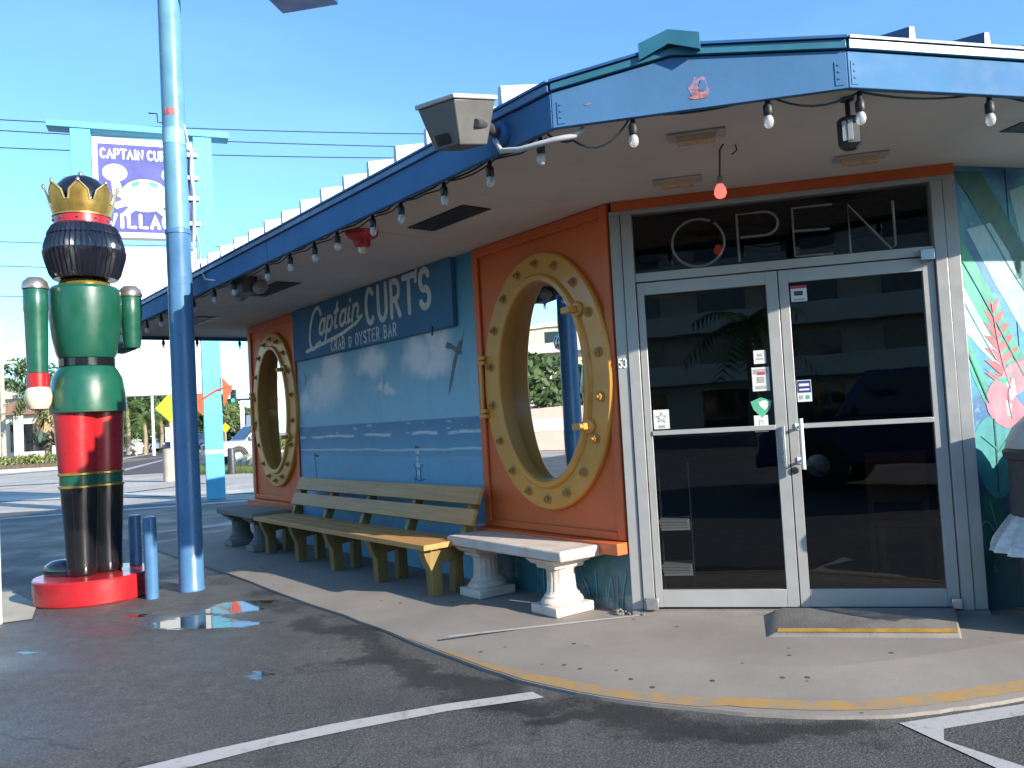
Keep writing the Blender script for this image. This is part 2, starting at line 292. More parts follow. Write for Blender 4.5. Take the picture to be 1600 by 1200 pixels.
# ------------------------------------------------------------------ ground
SW = .06                                      # height of the pavement
A = Vector((.70, 5.46)); dl = Vector((-.603, .798)).normalized(); D1 = Vector((2.66, 4.99)); dd = (D1-A).normalized(); dr = Vector((.968, .25)).normalized()
FL_ = Fr(A, dl, (-dl.y, dl.x)); FD = Fr(A, dd); FR = Fr(D1, dr)
nl = Vector((-.798, -.603))
FL = Fr(A, dl, nl)
C1 = Vector((.2525, 3.82)); df = Vector((-.622, .783)).normalized(); C2 = Vector((1.519, 3.52)); drf = Vector((.968, .25)).normalized()
EL = Fr(C1, df, (-df.y, df.x) if Vector((-df.y, df.x)).dot(-C1) > 0 else (df.y, -df.x)); EM = Fr(C1, C2-C1); ER = Fr(C2, drf)
ZS = 2.75; ZF = 2.70                          # soffit and lower edge of the fascia
def asphalt(name, base, stains, wet, puds=(), bumpk=.85):
    t = NT(name); xy = t.co; d = t.n('VectorMath', operation='ADD'); nz = t.n('TexNoise'); nz.inputs['Scale'].default_value = 2.3; nz.inputs['Detail'].default_value = 5; t.put(nz.inputs['Vector'], xy)
    sc_ = t.n('VectorMath', operation='MULTIPLY_ADD'); t.put(sc_.inputs[0], nz.outputs['Color']); sc_.inputs[1].default_value = (.75, .75, 0); sc_.inputs[2].default_value = (-.375, -.375, 0)
    t.put(d.inputs[0], xy); t.put(d.inputs[1], sc_.outputs[0]); wv = d.outputs[0]
    big = t.ramp(t.noise(.55, 5, .6), .35, .68); fine = t.noise(75, 4, .75); mid = t.noise(9, 6, .7)
    col = t.mix(big, sc(base, .55), sc(base, 1.5)); col = t.mix(t.ramp(t.noise(2.1, 9, .75, dist=.5), .50, .72, 0, .6), col, sc((.17, .155, .14), 1)); col = t.mix(t.ramp(mid, .35, .75), sc(base, .62), col)
    col = t.mix(t.ramp(t.noise(22, 6, .75), .36, .62, .55, 0), col, sc(base, .42)); col = t.mix(t.ramp(fine, .47, .62, 0, .5), col, sc(base, 2.5)); col = t.mix(t.ramp(t.noise(48, 4, .7), .44, .32, 0, .8), col, sc(base, .3))
    col = t.mix(t.ramp(t.noise(3.5, 6, .75), .60, .72, 0, .45), col, sc((.19, .17, .15), 1))
    st = 0.
    for b in stains:
        m_ = t.math('MULTIPLY', t.ramp(t.blob(*b[:5], wv), 0, 1.3), b[5] if len(b) > 5 else .8); st = t.math('ADD', st, m_)
    if stains:
        st = t.math('MULTIPLY', st, .5)
        st = t.ramp(t.math('ADD', st, t.ramp(t.noise(24, 10, .85), .3, .7, -.50, .42)), .02, .80, 0, .96); col = t.mix(st, col, (.013, .012, .0115))
    cr_ = t.n('TexVoronoi', feature='DISTANCE_TO_EDGE'); cr_.inputs['Scale'].default_value = .42; t.put(cr_.inputs['Vector'], wv)
    col = t.mix(t.math('MULTIPLY', t.ramp(cr_.outputs['Distance'], .006, .0, 0, .75), t.ramp(t.noise(.8, 2), .47, .58)), col, (.015, .014, .014))
    w_ = 0.
    for b in wet: w_ = t.math('MAXIMUM', w_, t.math('MULTIPLY', t.blob(*b[:5], wv), b[5]))
    rg = t.ramp(t.noise(1.1, 5, .6), .35, .65, .56, .8)
    if wet: rg = t.math('SUBTRACT', rg, t.math('MULTIPLY', w_, .34))
    stg = bumpk
    if bumpk < .5: t.p.inputs['Specular IOR Level'].default_value = .1; rg = .9
    if puds:
        pm = 0.; wv2 = t.n('VectorMath', operation='MULTIPLY_ADD'); t.put(wv2.inputs[0], t.noise(6, 4, .6)); wv2.inputs[1].default_value = (.16, .16, 0)
        wv2 = t.n('VectorMath', operation='ADD'); nz2 = t.n('TexNoise'); nz2.inputs['Scale'].default_value = 5.5; nz2.inputs['Detail'].default_value = 5; t.put(nz2.inputs['Vector'], t.mapping((.55, 1.7, 1)))
        m2_ = t.n('VectorMath', operation='MULTIPLY_ADD'); t.put(m2_.inputs[0], nz2.outputs['Color']); m2_.inputs[1].default_value = (.5, .42, 0); m2_.inputs[2].default_value = (-.25, -.21, 0); t.put(wv2.inputs[0], xy); t.put(wv2.inputs[1], m2_.outputs[0])
        for b in puds: pm = t.math('MAXIMUM', pm, t.blob(*b, wv2.outputs[0]))
        pm = t.ramp(t.math('ADD', pm, t.ramp(t.noise(9, 6, .7, vec=t.mapping((.5, 2.2, 1))), .3, .7, -.32, .12)), .52, .72); rg = t.math('ADD', t.math('MULTIPLY', rg, t.math('SUBTRACT', 1., pm)), t.math('MULTIPLY', pm, .04)); stg = t.math('MULTIPLY', t.math('SUBTRACT', 1., pm), .85)
        col = t.mix(pm, col, (.03, .029, .028)); t.p.inputs['Specular IOR Level'].default_value = .8
    t.put(t.p.inputs['Base Color'], col); t.put(t.p.inputs['Roughness'], rg)
    bp = t.n('Bump'); t.put(bp.inputs['Strength'], stg); bp.inputs['Distance'].default_value = .010; t.put(bp.inputs['Height'], t.math('ADD', t.noise(95, 3, .7), t.math('MULTIPLY', t.noise(14, 4), .8))); t.put(t.p.inputs['Normal'], bp.outputs[0])
    return t.m
def g2(x, y): p = G(x, y); return p.x, p.y
stains = [(*g2(650, 1045), .55, .16, 2.0, .85), (*g2(770, 1078), .42, .18, 2.15, .9), (*g2(520, 985), .8, .14, 2.2, .85), (*g2(420, 930), .6, .2, 2.2, .7), (*g2(930, 1125), .42, .10, .1, .9), (*g2(1230, 1142), .5, .09, 0, .9),
          (*g2(830, 1135), .16, .10, .3, .9), (*g2(700, 1165), .2, .06, .5, .8), (*g2(1330, 1150), .35, .08, 0, .8), (*g2(590, 1090), .3, .08, .5, .5), (*g2(330, 905), .5, .3, 2.2, .6), (*g2(180, 1090), .8, .5, .2, .35), (*g2(250, 985), .6, .2, 0, .5)]
for k_, (px_, py_) in enumerate([(365, 905), (405, 925), (450, 948), (500, 972), (550, 992), (600, 1015), (650, 1035), (700, 1054), (745, 1070), (790, 1082), (830, 1098), (880, 1112), (960, 1124), (1040, 1131), (1120, 1137), (1210, 1141), (1290, 1144)]):
    stains.append((*g2(px_-3, py_+1), .32, .15+.05*((k_*7) % 3)/2, 2.1 if k_ < 10 else .0, .8+.2*((k_*5) % 3)/2))
stains += [(*g2(310, 965), .8, .5, 0, .45), (*g2(560, 1030), .35, .12, .9, .75), (*g2(480, 1048), .25, .05, .8, .8), (*g2(720, 1095), .45, .10, .75, .8), (*g2(820, 1150), .22, .05, .6, .9)]
wet = [(*g2(120, 1010), 1.3, .9, 0, .75), (*g2(300, 1010), .7, .7, 0, .8), (*g2(330, 960), .7, .4, 0, 1), (*g2(100, 1120), 1.0, .6, .3, .5), (-6, 12, 6, 4, 0, .25)]
puds = [(*g2(300, 972), .42, .30, 0), (*g2(375, 948), .40, .34, 0), (*g2(345, 978), .45, .14, 0), (*g2(215, 961), .16, .1, 0), (*g2(41, 1022), .09, .06, 0), (*g2(405, 1056), .07, .07, .6)]
M['lot'] = asphalt('car_park_asphalt', (.090, .084, .079), stains, wet, puds)
M['road'] = asphalt('road_asphalt', (.62, .55, .46), [], [], bumpk=.15)
M['roaddark'] = asphalt('dark_road_asphalt', (.15, .125, .125), [], [], bumpk=.15)
def sheet(name, pts, z, m, kind='structure'):
    mb = MB().poly([(p[0], p[1], z) for p in pts]); return mb.obj(name, m, kind=kind, smooth=False)
sheet('ground', [(-1500, -1500), (1500, -1500), (1500, 1500), (-1500, 1500)], -.01, 'road')
sheet('parking_lot', [(-40, -30), (45, -30), (45, 16.6), (-8.5, 17.6), (-40, 15.5)], 0, 'lot')  # stops near the roof shadow edge; the sunlit zone beyond is coloured paler
# pavement slab with rounded outer edge
curb = [(9, 5.5), (6, 4.72), (4, 4.2), (2.9, 3.92), (2.18, 3.72), (1.85, 3.64), (1.58, 3.6), (1.28, 3.61), (.91, 3.73), (.51, 3.92), (.07, 4.22), (-.26, 4.6), (-.68, 5.2), (-1.18, 5.92), (-1.93, 6.89), (-2.62, 7.86), (-3.2, 8.6), (-4.05, 9.7), (-4.75, 10.6)]
def smooth_line(p, k=2):
    for _ in range(k):
        q = [p[0]]
        for a, b in zip(p, p[1:]): q += [(a[0]*.75+b[0]*.25, a[1]*.75+b[1]*.25), (a[0]*.25+b[0]*.75, a[1]*.25+b[1]*.75)]
        p = q+[p[-1]]
    return p
curbs = smooth_line(curb)
rng = np.random.RandomState(3)
curbs = [(x+rng.uniform(-.008, .008), y+rng.uniform(-.008, .008)) for x, y in curbs]
t = NT('pavement_concrete'); c0 = (.268, .238, .212)
col = t.mix(t.ramp(t.noise(1.3, 6, .6), .3, .7), sc(c0, .86), sc(c0, 1.1)); col = t.mix(t.ramp(t.noise(90, 3, .7), .5, .75, 0, .35), col, sc(c0, .55))
vo = t.n('TexVoronoi'); vo.inputs['Scale'].default_value = 6.5; t.put(vo.inputs['Vector'], t.co)
col = t.mix(t.math('MULTIPLY', t.ramp(vo.outputs['Distance'], .11, .075), t.ramp(t.n('SeparateColor').outputs[0] if False else t.noise(3.1, 1), .42, .44)), col, sc(c0, .22))
col = t.mix(t.ramp(t.noise(.9, 7, .7), .55, .8, 0, .35), col, sc(c0, .5))
t.put(t.p.inputs['Base Color'], col); t.p.inputs['Roughness'].default_value = .8; t.bump(t.noise(130, 4), .35, .004); M['pave'] = t.m
inner = [(-3.6, 12.2), (0, 15), (9, 9)]
mb = MB(); n = len(curbs); full = curbs+inner
inset = []
for i, p in enumerate(curbs):
    a = Vector(curbs[max(0, i-1)]); b = Vector(curbs[min(n-1, i+1)]); tt = (b-a).normalized(); inset.append(Vector(p)+Vector((tt.y, -tt.x))*.55)
mb.add([(p.x, p.y, SW) for p in inset]+[(*p, SW) for p in inner]+[(p[0], p[1], .016) for p in curbs]+[(p[0], p[1], -.005) for p in curbs],
       [tuple(range(n+3))]+[(i, i+1, n+3+i+1, n+3+i) for i in range(n-1)]+[(n+3+i, n+3+i+1, 2*n+3+i+1, 2*n+3+i) for i in range(n-1)])
mb.obj('pavement', 'pave', kind='structure', smooth=False)
# faded yellow kerb stripe lying on the pavement edge
t = NT('faded_yellow_paint'); wn = t.ramp(t.noise(9, 8, .75), .38, .68, .12, 1); t.put(t.p.inputs['Base Color'], t.mix(wn, (.42, .235, .055), sc(c0, .92)))
t.p.inputs['Roughness'].default_value = .75; M['yellow'] = t.m
M['rampyellow'] = mat('worn_yellow_step_paint', (.42, .23, .04), .75, var=.25, scale=9, dirt=.5)
mb = MB()
for i in range(4, n-26):
    qv = []
    for k in (i, i+1):
        o_, e_ = Vector(curbs[k]), Vector(inset[k]); i0 = .02 if k > n*.45 else .09; i1 = i0+.18*min(1, max(0, (n-26-k)/9)+.04)
        for q in (i0, i1): c_ = o_.lerp(e_, q); qv.append((c_.x, c_.y, .016+(SW-.016)*q+.003))
    mb.add(qv, [(0, 1, 3, 2)])
mb.obj('yellow_kerb_line', 'yellow', kind='structure', smooth=False)
t = NT('worn_white_paint'); t.put(t.p.inputs['Base Color'], t.mix(t.ramp(t.noise(9, 7, .75), .5, .72), (.44, .43, .42), (.20, .19, .18)))
t.p.inputs['Roughness'].default_value = .7; t.bump(t.noise(170, 3), .4, .004); M['lane'] = t.m
def pj(*pts): sheet('pavement_joint', [G(x, y, SW)[:2] for x, y in pts], SW+.003, 'lane')
pj((1000, 961), (860, 976), (700, 994), (702, 996), (862, 978.5), (1000, 963))
def lane(pts, z=.004): sheet('painted_line', pts, z, 'lane')
lane([g2(195, 1206), g2(272, 1206), g2(420, 1168), g2(560, 1139), g2(700, 1112), g2(850, 1091), g2(832, 1082), g2(690, 1102), g2(520, 1132), g2(330, 1173)])
lane([g2(1640, 1095), g2(1640, 1112), g2(1475, 1140), g2(1475, 1158), g2(1640, 1212), g2(1640, 1240), g2(1405, 1131)])
for a, b, c_, d in [((205, 836), (250, 831), (372, 815), (372, 820)), ((205, 860), (320, 848), (372, 842), (372, 846))]:
    p = [g2(*a), g2(*c_), g2(*d), (g2(*a)[0], g2(*a)[1]-.14)]; lane(p)
lane([g2(0, 1000-190), g2(0, 812), g2(420, 781), g2(420, 779)])
sheet('sunlit_concrete_patch', [g2(-60, 985), g2(0, 975), g2(50, 968), g2(58, 945), g2(20, 925), g2(-80, 928)], .006, 'padconc')  # concrete patch cut along the roof shadow edge; sunlight put into its shape
# ------------------------------------------------------------------ restaurant building
bld = thing('restaurant_building', (A.x, A.y, 0), 'low blue and orange seafood restaurant with overhanging blue metal roof and two portholes', 'restaurant')
t = NT('beach_mural_paint')                          # painted beach: sky, cloud, sea, sand, in wall coordinates
# object coords are relative to corner A: turn them into u (along wall) and z
v = t.n('VectorMath', operation='DOT_PRODUCT'); t.put(v.inputs[0], t.co); v.inputs[1].default_value = (dl.x, dl.y, 0); uu = v.outputs['Value']; zz = t.sep()[2]
cb = t.n('CombineXYZ'); t.put(cb.inputs[0], uu); t.put(cb.inputs[1], zz); uv = cb.outputs[0]
dn = t.n('VectorMath', operation='ADD'); nz = t.n('TexNoise'); nz.inputs['Scale'].default_value = 4.5; nz.inputs['Detail'].default_value = 7; t.put(nz.inputs['Vector'], uv)
ma = t.n('VectorMath', operation='MULTIPLY_ADD'); t.put(ma.inputs[0], nz.outputs['Color']); ma.inputs[1].default_value = (.3, .3, 0); ma.inputs[2].default_value = (-.15, -.15, 0)
t.put(dn.inputs[0], uv); t.put(dn.inputs[1], ma.outputs[0]); wuv = dn.outputs[0]
skyc = t.mix(t.ramp(zz, 1.4, 2.75), (.25, .50, .63), (.045, .25, .39)); cl = 0.
for b in [(4.55, 1.78, .55, .24, -.2), (4.35, 2.0, .3, .18, 0), (3.45, 2.0, .32, .13, 0), (2.55, 1.98, .25, .22, 0), (2.2, 2.06, .22, .24, 0), (2.35, 1.88, .42, .10, 0), (5.1, 1.66, .25, .12, 0), (3.2, 1.72, .22, .05, .2)]:
    cl = t.math('MAXIMUM', cl, t.blob(*b, wuv))
skyc = t.mix(t.math('MULTIPLY', cl, t.ramp(zz, 1.45, 1.9, .5, 1.0)), skyc, (.74, .73, .75))
sea = t.mix(t.ramp(zz, 1.12, 1.40), (.12, .33, .49), (.06, .22, .37)); sea = t.mix(t.ramp(t.noise(3, 5, .6, vec=t.mapping((1, 6, 1), vec=uv)), .45, .7, 0, .5), sea, (.11, .30, .42))
fo = t.noise(5.5, 4, .6, vec=t.mapping((1, 3.2, 1), vec=uv)); z1 = t.math('ADD', zz, t.math('MULTIPLY', t.noise(2.2, 3, vec=uv), .05))
f1 = t.math('MULTIPLY', t.ramp(t.math('ABSOLUTE', t.math('SUBTRACT', z1, 1.305)), .02, .006), t.ramp(t.noise(2.5, 3, vec=uv), .40, .5)); f2 = t.math('MULTIPLY', t.ramp(t.math('ABSOLUTE', t.math('SUBTRACT', z1, 1.16)), .014, .004), .8)
f4 = t.math('MULTIPLY', t.ramp(t.math('ABSOLUTE', t.math('SUBTRACT', z1, 1.08)), .012, .004), .35)
f3 = t.math('MULTIPLY', t.ramp(fo, .60, .66), t.math('MULTIPLY', t.ramp(zz, 1.26, 1.32), t.ramp(zz, 1.395, 1.36)))
sea = t.mix(t.math('MULTIPLY', t.math('MAXIMUM', t.math('MAXIMUM', f1, f2), t.math('MAXIMUM', f3, f4)), .9), sea, (.62, .68, .72))
sand = t.mix(t.ramp(zz, .5, 1.1), (.16, .41, .62), (.15, .38, .55)); allc = t.mix(t.ramp(zz, 1.05, 1.09), sand, sea); allc = t.mix(t.ramp(zz, 1.398, 1.404), allc, skyc)
allc = t.mix(t.ramp(t.noise(5, 9, .75), .45, .8, 0, .30), allc, (.06, .14, .18)); t.put(t.p.inputs['Base Color'], allc); t.p.inputs['Roughness'].default_value = .55; t.bump(t.noise(70, 4), .15, .004); M['beach'] = t.m
# lower wall: painted teal water with pale grass blades and rocks
t = NT('underwater_mural_paint'); zc = t.sep()[2]; nn_ = t.noise(2.4, 6, .65, dist=.6)
col = t.mix(t.ramp(nn_, .35, .7), (.018, .10, .13), (.05, .22, .27)); rock = t.math('MULTIPLY', t.ramp(t.noise(3.1, 5, .6, vec=t.mapping((1, 1, 1.6), loc=(3, 1, 0))), .48, .6), t.ramp(zc, .34, .14))
col = t.mix(rock, col, (.26, .28, .28)); t.put(t.p.inputs['Base Color'], col); t.p.inputs['Roughness'].default_value = .55; t.bump(t.noise(60, 4), .2, .004); M['under'] = t.m
UW = [0, 1.585, 5.30, 6.82]
PH = [(.74, 1.625, .72, .935), (5.97, 1.64, .70, .945)]
def holed(mb, fr, u0_, u1, z0, z1, cu, cz, a, b, w, N=72):
    inn = []; out = []
    ang = sorted(set([2*math.pi*i/N for i in range(N)] + [math.atan2(z-cz, u-cu) % (2*math.pi) for u in (u0_, u1) for z in (z0, z1)]))
    for th in ang:
        c_, s_ = math.cos(th), math.sin(th); r = 1/math.sqrt((c_/a)**2+(s_/b)**2); inn.append((cu+r*c_, cz+r*s_))
        k = min(((u1-cu)/c_ if c_ > 1e-9 else (u0_-cu)/c_ if c_ < -1e-9 else 1e9), ((z1-cz)/s_ if s_ > 1e-9 else (z0-cz)/s_ if s_ < -1e-9 else 1e9)); out.append((cu+k*c_, cz+k*s_))
    n_ = len(ang); mb.add([fr.P(p[0], w, p[1]) for p in inn+out], [(i, (i+1) % n_, n_+(i+1) % n_, n_+i) for i in range(n_)])
def oval(cu, cz, a, b, n_=64): return [(cu+a*math.cos(2*math.pi*i/n_), cz+b*math.sin(2*math.pi*i/n_)) for i in range(n_)]
# walls
for (a, b), ph in (((UW[0], UW[1]), PH[0]), ((UW[2], UW[3]), PH[1])):
    mb = MB(); holed(mb, FL, a+.0, b, .52, ZS, ph[0], ph[1], .52, .755, 0); o = mb.obj('orange_panel', 'orange', bld, smooth=False)
    mb = MB(); T = .075; e0 = a+(.0 if a == 0 else .0)
    mb.box(FL, e0, e0+T, .001, .024, .525, ZS-.004); mb.box(FL, b-T, b, .001, .024, .525, ZS-.004); mb.box(FL, e0+T, b-T, .001, .024, .525, .525+.055); mb.box(FL, e0+T, b-T, .001, .024, ZS-.08, ZS-.004)
    mb.obj('panel_trim', 'orange', o, bevel=.006)
    mb = MB(); mb.box(FL, a-.012 if a == 0 else a, b+.02, .001, .115, .445, .522); mb.obj('window_sill', 'orange', bld, bevel=.006)
    mb = MB(); mb.poly([FL.P(a, 0, SW), FL.P(b, 0, SW), FL.P(b, 0, .52), FL.P(a, 0, .52)]); lw = mb.obj('painted_plinth', 'under', bld, smooth=False)
    mb = MB(); rs = np.random.RandomState(int(a)+2)
    for k in range(16):
        ub = a+rs.uniform(.02, .5) if k < 9 else rs.uniform(a, b); zb = SW+.02; l = rs.uniform(.12, .33); s_ = rs.uniform(-.35, .35)
        mb.stroke(FL, [(ub+s_*l*(q/5)**1.7, zb+l*q/5) for q in range(6)], rs.uniform(.004, .010), .0015, .003+.0005*k)
    mb.obj('painted_grass_blade', mat('pale_teal_brushwork', (.16, .34, .36), .55), lw)
mu = MB().poly([FL.P(UW[1]+.004, .002, SW), FL.P(UW[2]-.004, .002, SW), FL.P(UW[2]-.004, .002, ZS), FL.P(UW[1]+.004, .002, ZS)]).obj('beach_mural', 'beach', bld, smooth=False)
# brushwork on the mural: gull, small gulls, beach chair, flag, sail
MG = [mat('gull_grey_brown', (.11, .13, .15), .6), mat('pale_brushwork', (.52, .58, .62), .6), mat('dark_brushwork', (.035, .075, .12), .6)]
gu, gz = 1.94, 1.95
mb = MB().poly([FL.P(gu+a, .0036, gz+b) for a, b in [(-.17, .20), (-.13, .10), (-.07, .08), (-.03, .02), (.04, -.10), (.10, -.27), (.125, -.36), (.06, -.27), (.00, -.14), (-.055, -.03), (-.10, .0), (-.13, .05)]])
mb.poly([FL.P(gu+a, .0046, gz+b) for a, b in [(.135, .055), (.10, .10), (.05, .085), (-.02, .05), (-.07, .03), (-.12, -.005), (-.115, -.03), (-.05, -.02), (.03, .03), (.10, .04)]]); mb.obj('painted_gull', MG[0], mu, smooth=False)
mb = MB()
for a, b, c_, d_ in [(2.60, 2.67, 1.09, 1.14), (2.615, 2.665, 1.03, 1.075), (2.60, 2.66, .97, 1.02), (2.605, 2.655, .90, .95)]: mb.poly([FL.P(a, .004, c_), FL.P(b, .004, c_+.006), FL.P(b-.006, .004, d_), FL.P(a+.006, .004, d_-.006)])
mb.obj('painted_chair_back', MG[1], mu, smooth=False); mb = MB()
for k, (st_, w_) in enumerate([([(2.55, 1.0), (2.60, .96), (2.59, .86)], .010), ([(2.70, 1.0), (2.665, .94), (2.69, .85)], .010), ([(2.52, .868), (2.62, .85), (2.72, .872)], .009), ([(2.60, 1.155), (2.665, 1.16)], .016)]): mb.stroke(FL, st_, w_, .001, .005+.0006*k)
mb.obj('painted_chair_frame', MG[2], mu)
mb = MB(); mb.stroke(FL, [(4.86, .70), (4.90, 1.10)], .014, .001, .005); mb.stroke(FL, [(4.89, 1.08), (4.80, 1.07)], .02, .001, .0055); mb.obj('painted_flag', MG[2], mu)
MB().stroke(FL, [(5.08, 1.88), (5.04, 1.95), (5.08, 2.0)], .012, .001, .005).obj('painted_bird', MG[2], mu); MB().stroke(FL, [(3.24, 1.66), (3.22, 1.80), (3.25, 1.90)], .03, .001, .005).obj('painted_sail', MG[1], mu)
# door wall header, right mural wall, unseen walls, interior
mb = MB(); mb.box(FD, .02, 2.085, -.06, .03, 2.684, ZS-.002); mb.obj('orange_header', 'orange', bld)
# far corner trim and hidden walls
mb = MB(); mb.box(FL, 6.82, 6.88, -.10, .012, SW, ZS); mb.obj('corner_trim', 'alu', bld)
B_ = FL.P(6.86, 0, 0); FB = Fr((B_.x, B_.y), (.798, .603)); Rr_ = FR.P(9, 0, 0)
mb = MB(); back = [FB.P(0.02, -.01, 0), FB.P(9, 0, 0), Vector((Rr_.x, Rr_.y, 0))]
for p, q in zip(back, back[1:]): mb.poly([p, q, q+Vector((0, 0, ZS+.3)), p+Vector((0, 0, ZS+.3))])
mb.obj('rear_wall', 'stucco', bld, smooth=False)
# interior: dark floor, ceiling, partition behind the door and behind each porthole
mb = MB(); mb.poly([FD.P(.1, -.1, SW+.03), FD.P(2.0, -.1, SW+.03), FD.P(4, -4.5, SW+.03), FD.P(-1, -4.5, SW+.03)]); mb.poly([FD.P(-1, -4.5, 0), FD.P(4, -4.5, 0), FD.P(4, -4.5, 2.7), FD.P(-1, -4.5, 2.7)]); mb.poly([FD.P(.1, -.07, 2.69), FD.P(2.0, -.07, 2.69), FD.P(4, -4.5, 2.69), FD.P(-1, -4.5, 2.69)])
mb.poly([FD.P(.06, -.07, 0), FD.P(-1, -4.5, 0), FD.P(-1, -4.5, 2.7), FD.P(.06, -.07, 2.7)]); mb.poly([FD.P(2.05, -.07, 0), FD.P(4, -4.5, 0), FD.P(4, -4.5, 2.7), FD.P(2.05, -.07, 2.7)]); mb.obj('interior_room', 'interior', bld, smooth=False)
# ---- portholes
def porthole(cu, cz, a, b):
    mb = MB(); prof = [(a, b, .002), (a, b, .035), (a-.012, b-.012, .048), (a-.178, b-.155, .052), (a-.182, b-.158, .066), (a-.196, b-.172, .078), (a-.228, b-.203, .078), (a-.238, b-.213, .068), (a-.242, b-.217, -.30)]
    N = 72; vs = []; fs = []
    for pa, pb, w_ in prof: vs += [FL.P(u_, w_, z_) for u_, z_ in oval(cu, cz, pa, pb, N)]
    for j in range(len(prof)-1):
        for i in range(N): fs.append((j*N+i, j*N+(i+1) % N, (j+1)*N+(i+1) % N, (j+1)*N+i))
    mb.add(vs, fs); ring = mb.obj('porthole', 'gold', bld, org=FL.P(cu, 0, cz))
    MB().poly([FL.P(u_, .008-math.tan(R_(7.6))*(u_-cu), z_) for u_, z_ in oval(cu, cz, a-.239, b-.214, N)]).obj('glass', 'portglass', ring, smooth=False)
    MB().poly([FL.P(u_, -.295, z_) for u_, z_ in oval(cu, cz, a-.240, b-.215, N)]).obj('curtain', 'curtain', ring, smooth=False)
    me = None
    for k in range(18):
        th = 2*math.pi*(k+.5)/18; p = FL.P(cu+(a-.092)*math.cos(th), .049, cz+(b-.082)*math.sin(th))
        rot = Vector((FL.n.x, FL.n.y, 0)).to_track_quat('Z', 'Y').to_matrix()
        if me is None:
            m2 = MB(); m2.lathe((0, 0, 0), [(.036, 0), (.036, .006), (.030, .009)], 14); m2.lathe((0, 0, .009), [(.024, 0), (.024, .018), (.019, .022)], 6); m2.lathe((0, 0, .031), [(.011, 0), (.010, .016), (.006, .018)], 8)
            o = m2.obj('bolt', 'golddark', None, org=(0, 0, 0)); me = o.data; proto = o
        else: o = proto.copy(); COL.objects.link(o)
        o.parent = ring; o.location = p-wpos(ring); o.rotation_euler = (rot.to_euler().x, rot.to_euler().y, rot.to_euler().z)
    for dz in (-.21, .21):
        m2 = MB(); m2.box(FL, cu+a-.05, cu+a+.045, .03, .085, cz+dz-.035, cz+dz-.004); m2.box(FL, cu+a-.05, cu+a+.045, .03, .085, cz+dz+.004, cz+dz+.035); m2.obj('hinge_knuckle', 'gold', ring, bevel=.004)
    MB().tube([FL.P(cu+a+.015, .06, cz-.25), FL.P(cu+a+.015, .06, cz+.25)], .016, 10).obj('hinge_pin', 'gold', ring)
    for dz in (-.34, .46):
        zz_ = cz+dz; uu_ = cu-(a-.205)*math.sqrt(max(0, 1-(dz/(b-.175))**2))-.03
        m2 = MB(); m2.lathe(FL.P(uu_, .05, zz_), [(.055, 0), (.055, .02), (.045, .03)], 16, rot=Vector((FL.n.x, FL.n.y, 0)).to_track_quat('Z', 'Y').to_matrix()); m2.box(FL, uu_-.02, uu_+.10, .06, .125, zz_-.022, zz_+.022); m2.tube([FL.P(uu_, .05, zz_), FL.P(uu_, .15, zz_)], .017, 8); m2.obj('clamp', 'gold', ring, bevel=.004)
for ph in PH: porthole(*ph)
# ---- entrance
ent = MB()
for u_a, u_b in ((.004, .075), (.079, .150), (1.945, 2.01), (2.014, 2.085)): ent.box(FD, u_a, u_b, -.06, .035 if u_a in (.004, 2.014) else .045, SW+.03, 2.6535)
ent.box(FD, .004, 2.085, -.06, .033, 2.654, 2.6835); ent.box(FD, .152, 1.943, -.05, .030, 2.205, 2.262)
ef = ent.obj('door_frame', 'alu', bld, bevel=.003)
MB().poly([FD.P(.15, -.01, 2.26), FD.P(1.945, -.01, 2.26), FD.P(1.945, -.01, 2.656), FD.P(.15, -.01, 2.656)]).obj('transom_glass', 'transomglass', ef, smooth=False)
text(ef, 'white', '53', FD, .010, 1.655, .055, .022, .010, gap=.35, out=.038, name='house_number')
for q in ((1.86, 1.935, .034, .075, 2.175, 2.24), (1.885, 1.94, .04, .07, .10, .16), (.10, .175, .046, .085, .10, .17)): MB().box(FD, *q).obj('pivot_block', 'chrome', ef, bevel=.003)
MB().box(FD, .0, 2.09, -.06, .06, 0, SW+.028).obj('concrete_threshold', 'greyconc', bld, bevel=.008)
def door(u_a, u_b, ls, rs_):
    mb = MB(); z0, z1 = .103, 2.198; w0, w1 = -.025, .022
    mb.box(FD, u_a, u_a+ls, w0, w1, z0, z1); mb.box(FD, u_b-rs_, u_b, w0, w1, z0, z1); mb.box(FD, u_a+ls, u_b-rs_, w0, w1-.001, 2.118, z1); mb.box(FD, u_a+ls, u_b-rs_, w0, w1-.001, z0, .212); mb.box(FD, u_a+ls, u_b-rs_, w0, w1+.008, 1.203, 1.233)
    d_ = mb.obj('door', 'alu', bld, bevel=.0025)
    for za, zb in ((.21, 1.205), (1.231, 2.12)): MB().poly([FD.P(u_a+ls-.003, 0, za), FD.P(u_b-rs_+.003, 0, za), FD.P(u_b-rs_+.003, 0, zb), FD.P(u_a+ls-.003, 0, zb)]).obj('glass_pane', 'doorglass', d_, smooth=False)
    return d_
dL = door(.156, 1.034, .045, .072); dR = door(1.040, 1.940, .058, .068)
def handle(u_, z0, z1, out, r, m_, par):
    mb = MB(); mb.tube([FD.P(u_, out, z0), FD.P(u_, out, z1)], r, 10)
    for z_ in (z0+.05, z1-.05): mb.tube([FD.P(u_, .02, z_), FD.P(u_, out, z_)], r*.8, 8); mb.box(FD, u_-.03, u_+.012, .022, .03, z_-.02, z_+.02)
    mb.obj('handle', m_, par)
handle(1.108, .955, 1.265, .085, .013, 'white', dR); handle(1.005, .97, 1.225, .07, .010, 'chrome', dL)  # right bar is white: its sunlit look put into the colour
